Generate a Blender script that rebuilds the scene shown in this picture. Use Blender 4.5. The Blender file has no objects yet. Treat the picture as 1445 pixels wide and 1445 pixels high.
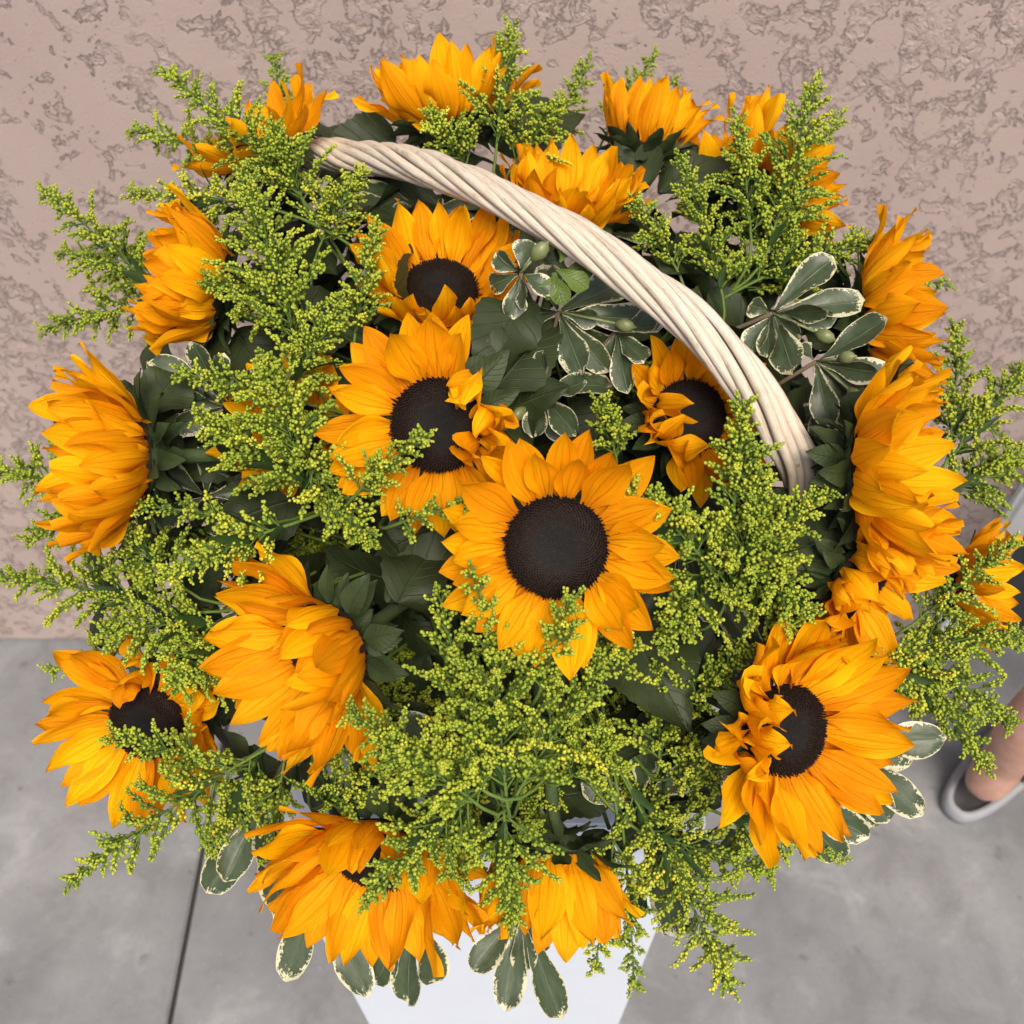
import bpy, math, random
import numpy as np
from mathutils import Vector, Matrix, Quaternion
random.seed(11); np.random.seed(11)
R = math.radians
sc = bpy.context.scene
col = sc.collection

# ------------------------------------------------------------------ camera
H, PITCH, FPX = 1.90, R(52), 1400.0
cam_d = bpy.data.cameras.new('camera'); cam = bpy.data.objects.new('camera', cam_d); col.objects.link(cam)
cam.location = (0, 0, H); cam.rotation_euler = (R(90) - PITCH, 0, 0)
cam_d.sensor_width = 36; cam_d.lens = 36 * FPX / 1445; cam_d.clip_start = 0.02; cam_d.clip_end = 200
cam_d.dof.use_dof = True; cam_d.dof.focus_distance = 0.67; cam_d.dof.aperture_fstop = 10.0
sc.camera = cam
# ------------------------------------------------------------------ light
SUN_EL, SUN_AZ = R(58), R(168)          # azimuth clockwise from +Y: soft light from the open front, a little right
w = bpy.data.worlds.new('World'); sc.world = w; w.use_nodes = True
nt = w.node_tree; bg = nt.nodes['Background']
sky = nt.nodes.new('ShaderNodeTexSky'); sky.sky_type = 'NISHITA'; sky.sun_disc = False
sky.sun_elevation = SUN_EL; sky.sun_rotation = SUN_AZ; sky.air_density = 1.0; sky.dust_density = 4.0; sky.ozone_density = 0.7
nt.links.new(sky.outputs[0], bg.inputs[0]); bg.inputs[1].default_value = 0.07
sd = bpy.data.lights.new('sun', 'SUN'); sun = bpy.data.objects.new('sun', sd); col.objects.link(sun)
sd.energy = 1.5; sd.angle = R(28); sd.color = (1.0, 0.92, 0.80)
sv = Vector((math.sin(SUN_AZ) * math.cos(SUN_EL), math.cos(SUN_AZ) * math.cos(SUN_EL), math.sin(SUN_EL)))
sun.rotation_euler = sv.to_track_quat('Z', 'Y').to_euler()
sc.view_settings.view_transform = 'Standard'; sc.view_settings.look = 'None'
sc.view_settings.exposure = 1.38; sc.view_settings.gamma = 1.0; sc.view_settings.use_curve_mapping = False
sc.cycles.max_bounces = 5; sc.cycles.diffuse_bounces = 2; sc.cycles.glossy_bounces = 2; sc.cycles.transmission_bounces = 3; sc.cycles.transparent_max_bounces = 8
sc.cycles.use_adaptive_sampling = True; sc.cycles.adaptive_threshold = .02

# ------------------------------------------------------------------ small tools
FWD = Vector((0, math.cos(PITCH), -math.sin(PITCH))); UP = Vector((0, math.sin(PITCH), math.cos(PITCH))); RT = Vector((1, 0, 0))
CAM = Vector((0, 0, H))
def at(px, py, d):                      # the world point seen in the photo at (px, py), d metres deep
    return CAM + d * (FWD + RT * ((px - 722.5) / FPX) + UP * ((722.5 - py) / FPX))
def mesh(name, v, f, mat=None, uv=None, smooth=True, colr=None):
    m = bpy.data.meshes.new(name)
    m.from_pydata([tuple(map(float, p)) for p in v], [], [tuple(int(i) for i in q) for q in f])
    if smooth: m.polygons.foreach_set('use_smooth', [True] * len(m.polygons))
    if uv is not None:
        idx = np.empty(len(m.loops), np.int32); m.loops.foreach_get('vertex_index', idx)
        l = m.uv_layers.new(name='UVMap'); l.data.foreach_set('uv', np.asarray(uv, np.float32)[idx].ravel())
    if colr is not None:
        a = m.attributes.new('tone', 'FLOAT', 'POINT'); a.data.foreach_set('value', np.asarray(colr, np.float32))
    if mat: m.materials.append(mat)
    m.update(); return m
def obj(name, me, parent=None, mtx=None):
    o = bpy.data.objects.new(name, me); col.objects.link(o)
    if parent is not None: o.parent = parent
    if mtx is not None: o.matrix_basis = mtx
    return o
def tag(o, label=None, cat=None, group=None, kind=None):
    if label: o['label'] = label
    if cat: o['category'] = cat
    if group: o['group'] = group
    if kind: o['kind'] = kind
    return o
def frame(x, y, z, loc=(0, 0, 0)):
    m = Matrix((x, y, z)).transposed().to_4x4(); m.translation = loc; return m
def look(z, xh=(0, 0, 1), loc=(0, 0, 0)):       # +Z along z, +X as near to xh as can be
    z = Vector(z).normalized(); xh = Vector(xh); x = xh - z * xh.dot(z)
    if x.length < 1e-4: x = z.orthogonal()
    x.normalize(); return frame(x, z.cross(x), z, loc)
def bez(p0, p1, p2, p3, n):
    t = np.linspace(0, 1, n)[:, None]
    p0, p1, p2, p3 = [np.array(p, float) for p in (p0, p1, p2, p3)]
    return (1-t)**3*p0 + 3*(1-t)**2*t*p1 + 3*(1-t)*t*t*p2 + t**3*p3
def frames(pts):
    pts = np.asarray(pts, float); T = np.gradient(pts, axis=0); T /= np.linalg.norm(T, axis=1)[:, None] + 1e-12
    N = np.zeros_like(T); a = np.array([0, 0, 1.0]) if abs(T[0][2]) < .9 else np.array([1.0, 0, 0])
    n = np.cross(T[0], a); n /= np.linalg.norm(n)
    for i in range(len(T)):
        n = n - T[i] * n.dot(T[i]); n /= np.linalg.norm(n) + 1e-12; N[i] = n
    return T, N, np.cross(T, N)
def tube(pts, rad, k=6, cap=True, base=0):
    pts = np.asarray(pts, float); n = len(pts); rad = np.broadcast_to(rad, (n,)); T, N, B = frames(pts)
    a = np.linspace(0, 2*np.pi, k, endpoint=False)
    v = (pts[:, None, :] + rad[:, None, None] * (np.cos(a)[None, :, None]*N[:, None, :] + np.sin(a)[None, :, None]*B[:, None, :])).reshape(-1, 3)
    f = [(base+i*k+j, base+i*k+(j+1) % k, base+(i+1)*k+(j+1) % k, base+(i+1)*k+j) for i in range(n-1) for j in range(k)]
    if cap: f += [tuple(base+j for j in range(k))[::-1], tuple(base+(n-1)*k+j for j in range(k))]
    s = np.concatenate([[0], np.cumsum(np.linalg.norm(np.diff(pts, axis=0), axis=1))])
    uv = np.stack([np.tile(np.abs(np.arange(k)/k*2-1), n), np.repeat(s, k)], 1)
    return v, f, uv
def box(x0, x1, y0, y1, z0, z1, bev=0.004):
    # box with all edges chamfered
    import bmesh
    bm = bmesh.new(); r = bmesh.ops.create_cube(bm, size=1)
    for q in bm.verts: q.co = Vector(((x0+x1)/2 + q.co.x*(x1-x0), (y0+y1)/2 + q.co.y*(y1-y0), (z0+z1)/2 + q.co.z*(z1-z0)))
    if bev: bmesh.ops.bevel(bm, geom=bm.edges[:], offset=bev, segments=2, affect='EDGES')
    return bm
def bm_mesh(name, bm, mat, smooth=False):
    m = bpy.data.meshes.new(name); bm.to_mesh(m); bm.free()
    if smooth: m.polygons.foreach_set('use_smooth', [True]*len(m.polygons))
    m.materials.append(mat); return m

# ------------------------------------------------------------------ materials
class NT:
    def __init__(s, name):
        s.m = bpy.data.materials.new(name); s.m.use_nodes = True; s.t = s.m.node_tree; s.b = s.t.nodes['Principled BSDF']
    def n(s, ty, **kw):
        q = s.t.nodes.new('ShaderNode' + ty)
        for k, v in kw.items():
            if k.startswith('_'): setattr(q, k[1:], v)
            else: q.inputs[k.replace('__', ' ')].default_value = v
        return q
    def l(s, a, b): s.t.links.new(a, b)
    def noise(s, vec, scale, detail=3, rough=.55, dist=0):
        q = s.n('TexNoise', Scale=scale, Detail=detail, Roughness=rough, Distortion=dist); s.l(vec, q.inputs['Vector']); return q.outputs['Fac']
    def ramp(s, fac, stops, interp='LINEAR'):
        q = s.n('ValToRGB'); q.color_ramp.interpolation = interp; e = q.color_ramp.elements
        while len(e) < len(stops): e.new(.5)
        for i, (p, c) in enumerate(stops): e[i].position = p; e[i].color = (c, c, c, 1) if isinstance(c, (int, float)) else (*c, 1)
        s.l(fac, q.inputs[0]); return q.outputs['Color']
    def mth(s, op, a, b=None, c=None):
        q = s.n('Math', _operation=op)
        for i, x in enumerate((a, b, c)):
            if x is None: continue
            if isinstance(x, (int, float)): q.inputs[i].default_value = x
            else: s.l(x, q.inputs[i])
        return q.outputs[0]
    def mix(s, fac, a, b, mode='MIX'):
        q = s.n('Mix', _data_type='RGBA', _blend_type=mode)
        for i, x in ((0, fac), (6, a), (7, b)):
            if isinstance(x, (int, float)): q.inputs[i].default_value = x
            elif isinstance(x, tuple): q.inputs[i].default_value = (*x, 1)
            else: s.l(x, q.inputs[i])
        return q.outputs[2]
    def mapv(s, vec, sc_=(1, 1, 1), loc=None):
        q = s.n('Mapping'); q.inputs['Scale'].default_value = sc_; s.l(vec, q.inputs['Vector'])
        if loc is not None: s.l(loc, q.inputs['Location'])
        return q.outputs[0]
    def bump(s, h, dist, strength=1.0, prev=None):
        q = s.n('Bump', Strength=strength, Distance=dist); s.l(h, q.inputs['Height'])
        if prev is not None: s.l(prev, q.inputs['Normal'])
        return q.outputs[0]
    def done(s, color=None, rough=.5, normal=None, spec=.5, trans=None, tcol=None):
        if color is not None:
            if isinstance(color, tuple): s.b.inputs['Base Color'].default_value = (*color, 1)
            else: s.l(color, s.b.inputs['Base Color'])
        if isinstance(rough, (int, float)): s.b.inputs['Roughness'].default_value = rough
        else: s.l(rough, s.b.inputs['Roughness'])
        s.b.inputs['Specular IOR Level'].default_value = spec
        if normal is not None: s.l(normal, s.b.inputs['Normal'])
        if trans:
            tr = s.n('BsdfTranslucent'); mx = s.n('MixShader'); mx.inputs[0].default_value = trans
            c = tcol if tcol is not None else color
            if isinstance(c, tuple): tr.inputs[0].default_value = (*c, 1)
            else: s.l(c, tr.inputs[0])
            if normal is not None: s.l(normal, tr.inputs['Normal'])
            out = s.t.nodes['Material Output']
            s.l(s.b.outputs[0], mx.inputs[1]); s.l(tr.outputs[0], mx.inputs[2]); s.l(mx.outputs[0], out.inputs[0])
        return s.m

def mat_petal():
    s = NT('sunflower_petal'); uv = s.n('UVMap').outputs[0]; oi = s.n('ObjectInfo').outputs['Random']
    sep = s.n('SeparateXYZ'); s.l(uv, sep.inputs[0])
    comb = s.n('CombineXYZ'); s.l(s.mth('MULTIPLY', oi, 37.0), comb.inputs[2]); s.l(s.mth('MULTIPLY', oi, 11.0), comb.inputs[1])
    st = s.noise(s.mapv(uv, (9, .55, 1), comb.outputs[0]), 1.6, 4, .6)
    fine = s.noise(s.mapv(uv, (30, 1.2, 1), comb.outputs[0]), 1.5, 3, .6)
    c = s.ramp(st, [(.28, (.96, .365, .0015)), (.5, (1.0, .440, .0025)), (.75, (1.0, .54, .006))])
    c = s.mix(s.mth('MULTIPLY', s.ramp(fine, [(.35, 1.0), (.55, 0.0)]), .3), c, (.88, .265, .001))
    basec = s.ramp(sep.outputs[1], [(.0, 1.0), (.30, .0)])
    c = s.mix(s.mth('MULTIPLY', basec, .6), c, (.82, .22, .001))
    hs = s.n('HueSaturation'); hs.inputs['Hue'].default_value = .5
    s.l(s.mth('MULTIPLY_ADD', oi, .24, .84), hs.inputs['Value']); s.l(s.mth('MULTIPLY_ADD', oi, .022, .490), hs.inputs['Hue']); s.l(c, hs.inputs['Color']); c = hs.outputs[0]
    au = s.mth('ABSOLUTE', s.mth('ADD', sep.outputs[0], s.mth('MULTIPLY', s.mth('SUBTRACT', st, .5), .10)))
    cre = s.mth('MAXIMUM', s.ramp(au, [(.0, 1.0), (.05, 0.0)]), s.ramp(s.mth('ABSOLUTE', s.mth('SUBTRACT', au, .40)), [(.0, .9), (.05, 0.0)]))
    cre = s.mth('MULTIPLY', cre, s.ramp(sep.outputs[1], [(.1, 1.0), (1.0, .35)]))
    c = s.mix(s.mth('MULTIPLY', cre, .38), c, (.78, .20, .001))
    b = s.bump(st, .0010, .8); b = s.bump(fine, .0003, .6, b); b = s.bump(s.mth('MULTIPLY', cre, -1.0), .0007, .8, b)
    return s.done(c, .6, b, .12, trans=.42)
def mat_leafy(name, c0, c1, rough=.55, trans=.18, veins=True, spec=.35):
    s = NT(name); uv = s.n('UVMap').outputs[0]; tc = s.n('TexCoord').outputs['Object']; oi = s.n('ObjectInfo').outputs['Random']
    sep = s.n('SeparateXYZ'); s.l(uv, sep.inputs[0]); au = s.mth('ABSOLUTE', sep.outputs[0])
    nz = s.noise(tc, 60, 4)
    c = s.mix(s.ramp(nz, [(.3, 0.0), (.7, 1.0)]), c0, c1)
    wv = s.mth('SINE', s.mth('MULTIPLY', s.mth('SUBTRACT', sep.outputs[1], s.mth('MULTIPLY', au, .22)), 52.0))
    vein = s.mth('MAXIMUM', s.ramp(au, [(.0, 1.0), (.05, 0.0)]), s.mth('MULTIPLY', s.ramp(wv, [(.93, 0.0), (1.0, 1.0)]), .5))
    lite = tuple(min(1, x*1.9+.012) for x in c1)
    if veins: c = s.mix(s.mth('MULTIPLY', vein, .6), c, lite)
    c = s.mix(s.mth('MULTIPLY', oi, .35), c, tuple(x*.6 for x in c0))
    b = s.bump(vein, .0012, .8) if veins else None
    b = s.bump(s.noise(tc, 900, 2), .0004, .6, b)
    return s.done(c, rough, b, spec, trans=trans)
def mat_varieg():
    s = NT('variegated_leaf'); uv = s.n('UVMap').outputs[0]; tc = s.n('TexCoord').outputs['Object']; oi = s.n('ObjectInfo').outputs['Random']
    sep = s.n('SeparateXYZ'); s.l(uv, sep.inputs[0]); au = s.mth('ABSOLUTE', sep.outputs[0])
    comb = s.n('CombineXYZ'); s.l(s.mth('MULTIPLY', oi, 53.0), comb.inputs[2])
    # distance to the leaf edge, in half-widths; the cream margin is ragged and of uneven width
    ed = s.mth('MINIMUM', s.mth('SUBTRACT', 1.0, au), s.mth('MULTIPLY', s.mth('SUBTRACT', 1.0, sep.outputs[1]), 2.6))
    jag = s.noise(s.mapv(uv, (3.2, 14, 1), comb.outputs[0]), 1.7, 3, .7)
    big = s.noise(s.mapv(uv, (.8, 1.6, 1), comb.outputs[0]), 1.4, 2, .5)
    wd = s.mth('ADD', s.mth('MULTIPLY', s.mth('SUBTRACT', jag, .40), 1.05), s.mth('MULTIPLY', s.mth('SUBTRACT', big, .50), .9))
    cream = s.ramp(s.mth('SUBTRACT', s.mth('MAXIMUM', wd, .06), ed), [(.47, 0.0), (.53, 1.0)]) if False else s.ramp(s.mth('ADD', s.mth('SUBTRACT', s.mth('MAXIMUM', wd, .045), ed), .5), [(.485, 0.0), (.515, 1.0)])
    nz = s.noise(s.mapv(uv, (3, 6, 1), comb.outputs[0]), 1.3, 4)
    g = s.mix(s.ramp(nz, [(.3, 0.0), (.7, 1.0)]), (.034, .052, .023), (.060, .083, .038))
    mid = s.ramp(au, [(.0, 1.0), (.045, 0.0)])
    g = s.mix(s.mth('MULTIPLY', mid, .55), g, (.24, .30, .16))
    c = s.mix(cream, g, s.mix(nz, (.46, .44, .27), (.60, .57, .38)))
    b = s.bump(mid, .0010, .6); b = s.bump(s.noise(tc, 260, 3), .0006, .5, b)
    return s.done(c, .42, b, .45, trans=.14)
def mat_bud():
    s = NT('goldenrod_bud'); a = s.n('Attribute'); a.attribute_name = 'tone'; oi = s.n('ObjectInfo').outputs['Random']
    tc = s.n('TexCoord').outputs['Object']
    f = s.mth('ADD', a.outputs['Fac'], s.mth('MULTIPLY', s.mth('SUBTRACT', oi, .5), .38))
    f = s.mth('ADD', f, s.mth('MULTIPLY', s.mth('SUBTRACT', s.noise(tc, 160, 1), .5), .35))
    c = s.ramp(f, [(.0, (.085, .145, .012)), (.45, (.255, .325, .024)), (.8, (.42, .455, .038)), (1.0, (.62, .54, .035))])
    return s.done(c, .5, None, .35, trans=.12)
def mat_stem(name, c0, c1):
    s = NT(name); tc = s.n('TexCoord').outputs['Object']
    c = s.mix(s.noise(tc, 90, 3), c0, c1); return s.done(c, .7, s.bump(s.noise(tc, 520, 3), .0010, .8), .2)
def mat_disc():
    s = NT('disc_florets'); tc = s.n('TexCoord').outputs['Object']; a = s.n('Attribute'); a.attribute_name = 'tone'
    c = s.ramp(a.outputs['Fac'], [(.0, (.0055, .0055, .0055)), (.38, (.0055, .0045, .0038)), (.55, (.0105, .0052, .003)), (.8, (.0135, .006, .0032)), (1.0, (.009, .0036, .0022))])
    nz = s.noise(tc, 500, 2)
    c = s.mix(s.mth('MULTIPLY', s.ramp(nz, [(.58, 0.0), (.74, 1.0)]), .6), c, (.045, .022, .010))
    return s.done(c, .75, None, .25)
def mat_wicker():
    s = NT('white_wicker'); uv = s.n('UVMap').outputs[0]; oi = s.n('ObjectInfo').outputs['Random']
    comb = s.n('CombineXYZ'); s.l(s.mth('MULTIPLY', oi, 19.0), comb.inputs[2]); s.l(s.mth('MULTIPLY', oi, 7.0), comb.inputs[1])
    gr = s.noise(s.mapv(uv, (5, 22, 1), comb.outputs[0]), 2.2, 5, .65)
    sp = s.noise(s.mapv(uv, (4.0, 70, 1), comb.outputs[0]), 2.0, 3, .6)
    c = s.ramp(gr, [(.30, (.30, .235, .165)), (.44, (.50, .43, .345)), (.65, (.60, .54, .45))])
    c = s.mix(s.mth('MULTIPLY', s.ramp(sp, [(.63, 0.0), (.72, 1.0)]), .7), c, (.20, .14, .09))
    c = s.mix(s.mth('MULTIPLY', s.ramp(s.noise(s.mapv(uv, (2, 9, 1), comb.outputs[0]), 1.3, 2), [(.4, 0.0), (.75, 1.0)]), .4), c, (.62, .50, .36))
    b = s.bump(gr, .0007, .8); b = s.bump(sp, .0004, -.5, b)
    return s.done(c, .6, b, .3)
def mat_stucco():
    s = NT('stucco'); g = s.n('NewGeometry').outputs['Position']
    p = s.mapv(g, (1, 1, .95))
    big = s.noise(p, 4.2, 3, .5)
    n1 = s.noise(p, 25, 6, .62, .6)
    n2 = s.noise(p, 58, 4, .6, .3)
    n3 = s.noise(p, 380, 3, .6)
    h = s.mth('ADD', n1, s.mth('ADD', s.mth('MULTIPLY', s.mth('SUBTRACT', n2, .5), .55), s.mth('MULTIPLY', s.mth('SUBTRACT', big, .5), .30)))
    plate = s.ramp(h, [(.0, 0.0), (.38, .25), (.452, .50), (.476, .93), (.52, 1.0)])          # smooth trowelled plateaus over rough hollows
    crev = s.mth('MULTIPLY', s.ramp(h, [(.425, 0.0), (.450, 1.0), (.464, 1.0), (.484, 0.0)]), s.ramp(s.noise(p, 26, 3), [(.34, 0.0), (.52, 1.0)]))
    rough_in = s.mth('MULTIPLY', s.mth('SUBTRACT', 1.0, plate), n2)
    c = s.mix(s.ramp(s.noise(p, 3.0, 4), [(.3, 0.0), (.7, 1.0)]), (.352, .276, .254), (.402, .322, .286))
    c = s.mix(s.mth('MULTIPLY', s.mth('SUBTRACT', 1.0, plate), .08), c, (.25, .19, .16))
    c = s.mix(s.mth('MULTIPLY', crev, .55), c, (.11, .082, .07))                     # dirt plus crevice shade painted into the colour along the trowel edges
    c = s.mix(s.mth('MULTIPLY', s.mth('SUBTRACT', n3, .5), .25), c, (.25, .19, .16))
    b = s.bump(plate, .0095, 1.0); b = s.bump(rough_in, .010, 1.0, b); b = s.bump(s.mth('MULTIPLY', crev, -1.0), .0018, .8, b); b = s.bump(n3, .0011, .6, b)
    return s.done(c, .85, b, .2)
def mat_concrete():
    s = NT('concrete'); g = s.n('NewGeometry').outputs['Position']
    a = s.noise(g, 2.6, 5, .6); b_ = s.noise(g, 9, 5, .6, .4); d = s.noise(g, 70, 4, .6); f = s.noise(g, 600, 2)
    c = s.mix(s.ramp(a, [(.3, 0.0), (.7, 1.0)]), (.135, .137, .142), (.215, .216, .219))
    c = s.mix(s.mth('MULTIPLY', s.ramp(b_, [(.36, 1.0), (.5, 0.0)]), .55), c, (.115, .113, .115))
    c = s.mix(s.mth('MULTIPLY', s.ramp(b_, [(.56, 0.0), (.7, 1.0)]), .5), c, (.30, .297, .297))
    c = s.mix(s.mth('MULTIPLY', s.ramp(s.noise(g, 22, 3, .5), [(.68, 0.0), (.74, 1.0)]), .5), c, (.075, .072, .07))
    c = s.mix(s.mth('MULTIPLY', s.mth('SUBTRACT', d, .45), .5), c, (.09, .09, .09))
    c = s.mix(s.mth('MULTIPLY', s.ramp(s.noise(g, 240, 2, .5), [(.66, 0.0), (.72, 1.0)]), .55), c, (.05, .05, .05))
    c = s.mix(s.mth('MULTIPLY', s.ramp(s.noise(g, 130, 3, .6), [(.64, 0.0), (.74, 1.0)]), .35), c, (.34, .34, .34))
    b = s.bump(d, .0012, .5); b = s.bump(f, .0004, .4, b)
    return s.done(c, s.ramp(a, [(.3, .48), (.7, .7)]), b, .4)
def mat_plain(name, c, rough=.5, spec=.4, var=.12, scale=40, bump=.0004):
    s = NT(name); tc = s.n('TexCoord').outputs['Object']; n = s.noise(tc, scale, 4)
    cc = s.mix(s.ramp(n, [(.3, 0.0), (.7, 1.0)]), tuple(x*(1-var) for x in c), c)
    return s.done(cc, rough, s.bump(s.noise(tc, scale*9, 2), bump, .5), spec)
def mat_film():
    s = NT('clear_film'); tr = s.n('BsdfTransparent'); gl = s.n('BsdfGlossy'); gl.inputs['Roughness'].default_value = .12
    df = s.n('BsdfDiffuse'); df.inputs[0].default_value = (.78, .70, .66, 1)
    m1 = s.n('MixShader'); m1.inputs[0].default_value = .30; s.l(tr.outputs[0], m1.inputs[1]); s.l(df.outputs[0], m1.inputs[2])
    lw = s.n('LayerWeight'); lw.inputs[0].default_value = .35
    m2 = s.n('MixShader'); s.l(s.mth('MULTIPLY_ADD', lw.outputs['Facing'], .6, .12), m2.inputs[0]); s.l(m1.outputs[0], m2.inputs[1]); s.l(gl.outputs[0], m2.inputs[2])
    s.l(m2.outputs[0], s.t.nodes['Material Output'].inputs[0]); return s.m
def mat_skin():
    s = NT('skin'); tc = s.n('TexCoord').outputs['Object']
    c = s.mix(s.ramp(s.noise(tc, 22, 5, .65), [(.3, 0.0), (.7, 1.0)]), (.36, .185, .135), (.52, .315, .24))
    s.b.inputs['Subsurface Weight'].default_value = .15; s.b.inputs['Subsurface Radius'].default_value = (.01, .004, .002)
    return s.done(c, .5, s.bump(s.noise(tc, 400, 3), .0005, .5), .4)

M_petal = mat_petal(); M_bud = mat_bud(); M_disc = mat_disc(); M_wick = mat_wicker(); M_var = mat_varieg()
M_leaf = mat_leafy('sunflower_leaf', (.020, .031, .010), (.040, .057, .017))
M_bract = mat_leafy('bract', (.024, .040, .012), (.046, .070, .021), .6, .12)
M_gleaf = mat_leafy('goldenrod_leaf', (.022, .052, .012), (.046, .090, .020), .5, .2, veins=False)
M_lime = mat_leafy('young_leaf', (.085, .14, .022), (.14, .20, .038), .45, .25)
M_stem = mat_stem('flower_stem', (.036, .060, .022), (.066, .092, .036))
M_gstem = mat_stem('goldenrod_stem', (.060, .105, .018), (.125, .185, .034))
M_wood = mat_stem('woody_stem', (.085, .060, .038), (.15, .115, .075))
M_fruit = mat_plain('capsule', (.17, .20, .075), .4, .45, .45, 90)
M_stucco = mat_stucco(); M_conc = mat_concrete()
M_joint = mat_plain('joint_dirt', (.055, .05, .047), .9, .2)
M_white = mat_plain('white_paint', (.60, .64, .71), .42, .45, .04, 8, .0002)
M_trim = mat_plain('white_trim', (.86, .85, .82), .4, .5, .08, 10)
M_dark = mat_plain('dark_door', (.045, .045, .05), .4, .4)
M_film = mat_film(); M_skin = mat_skin()
M_foam = mat_plain('floral_foam', (.018, .035, .016), .95, .1, .4, 60, .002)
M_sand = mat_plain('sandal_grey', (.27, .27, .285), .6, .3, .08, 60)
M_sandin = mat_plain('sandal_footbed', (.075, .072, .072), .7, .3, .15, 60)
M_short = mat_plain('dark_cloth', (.035, .038, .05), .9, .1)

# ================================================================== SETTING
WALL_Y = 1.122
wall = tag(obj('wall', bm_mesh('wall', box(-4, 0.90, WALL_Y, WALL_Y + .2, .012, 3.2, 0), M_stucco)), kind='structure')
obj('wall_footing', bm_mesh('wall_footing', box(-4, 0.90, WALL_Y + .008, WALL_Y + .2, -.3, .011, 0), M_conc), wall)
floor = tag(obj('floor', mesh('floor', [(-30, -30, -.02), (30, -30, -.02), (30, 30, -.02), (-30, 30, -.02)], [(0, 1, 2, 3)], M_joint)), kind='structure')
JX = -.594
for x0, x1 in ((-4.2, JX - .0045), (JX + .0045, 3.1)):
    for y0, y1 in ((-2.4, 1.6),):
        obj('concrete_slab', bm_mesh('concrete_slab', box(x0, x1, y0, y1, -.15, 0, .003), M_conc), floor)

door = obj('door', None); door.location = (1.2, WALL_Y, 0)
tag(door, 'dark door with a white trim post at the right edge beside the stucco wall', 'door')
def dpart(name, m, *b, bev=.004): return obj(name, bm_mesh(name, box(b[0]-1.2, b[1]-1.2, b[2]-WALL_Y, b[3]-WALL_Y, b[4], b[5], bev), m), door)
dpart('trim_post', M_trim, .901, .960, WALL_Y - .022, WALL_Y + .1, .001, 2.1, bev=.010)
dpart('trim_post', M_trim, 1.70, 1.76, WALL_Y - .022, WALL_Y + .1, .001, 2.1, bev=.010)
dpart('trim_head', M_trim, .901, 1.76, WALL_Y - .022, WALL_Y + .1, 2.102, 2.17)
pan = dpart('door_panel', M_dark, .961, 1.699, WALL_Y + .03, WALL_Y + .075, .012, 2.1)
tag(obj('handle', mesh('handle', *tube([(-.27, -.02, 1), (-.27, .03, 1)], .02, 12)[:2], M_trim), pan))
dpart('threshold', M_dark, .961, 1.699, WALL_Y - .015, WALL_Y + .09, .001, .011, bev=.002)

PX, PY, PW, PT = -.030, .545, .42, 1.00
ped = obj('pedestal', None); ped.location = (PX, PY, 0)
tag(ped, 'plain white square pedestal under the flower basket', 'pedestal')
obj('column', bm_mesh('column', box(-PW/2+.004, PW/2-.004, -PW/2+.004, PW/2-.004, .03, PT-.02, .004), M_white), ped)
obj('top_panel', bm_mesh('top_panel', box(-PW/2, PW/2, -PW/2, PW/2, PT-.0195, PT, .003), M_white), ped)
obj('plinth', bm_mesh('plinth', box(-PW/2+.012, PW/2-.012, -PW/2+.012, PW/2-.012, .001, .0295, .002), M_white), ped)

# ================================================================== BASKET
BC = Vector((-.005, .555, PT))
basket = obj('basket', None); basket.location = BC
tag(basket, 'white wicker basket with a tall twisted handle, full of flowers', 'basket')
BI = Matrix.Translation(-BC)
def brad(z): return .155 + .07 * (z / .16)**.8      # radius by height above the pedestal
for k in range(15):
    z = .008 + k * .0105; a = np.linspace(0, 2*np.pi, 169); ph = (k % 2) * np.pi
    r = brad(z) + .0035 * np.sin(a * 14 + ph)
    v, f, uv = tube(np.stack([r*np.cos(a), r*np.sin(a), np.full_like(a, z) + .001*np.sin(a*5+k)], 1), .0050, 6, False)
    obj('weaver', mesh('weaver', v, f, M_wick, uv), basket)
sm = None
for k in range(28):
    a = 2*math.pi*(k + .5)/28; zz = np.linspace(.002, .168, 8); r = np.array([brad(z) for z in zz])
    if sm is None:
        v, f, uv = tube(np.stack([r, zz*0, zz], 1), .0035, 6); sm = mesh('stake', v, f, M_wick, uv)
    obj('stake', sm, basket, Matrix.Rotation(a, 4, 'Z'))
for k in range(3):
    a = np.linspace(0, 2*np.pi, 200); r = brad(.168) + .008*np.cos(a*22 + k*2.09)
    v, f, uv = tube(np.stack([r*np.cos(a), r*np.sin(a), .170 + .008*np.sin(a*22 + k*2.09)], 1), .0058, 6, False)
    obj('rim_strand', mesh('rim_strand', v, f, M_wick, uv), basket)
# foam the stems are stuck into
a = np.linspace(0, 2*np.pi, 40, endpoint=False); v = [(0, 0, .175)]; f = []
for j, (rr, z) in enumerate(((.08, .172), (.15, .16), (.192, .13), (.14, .01))):
    for t in a: v.append((rr*math.cos(t)*(1+.05*math.sin(5*t+j)), rr*math.sin(t), z + .004*math.sin(7*t)))
for i in range(40):
    f.append((0, 1+i, 1+(i+1) % 40))
    for j in range(3): f.append((1+j*40+i, 1+(j+1)*40+i, 1+(j+1)*40+(i+1) % 40, 1+j*40+(i+1) % 40))
obj('floral_foam', mesh('floral_foam', v, f, M_foam), basket)
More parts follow.
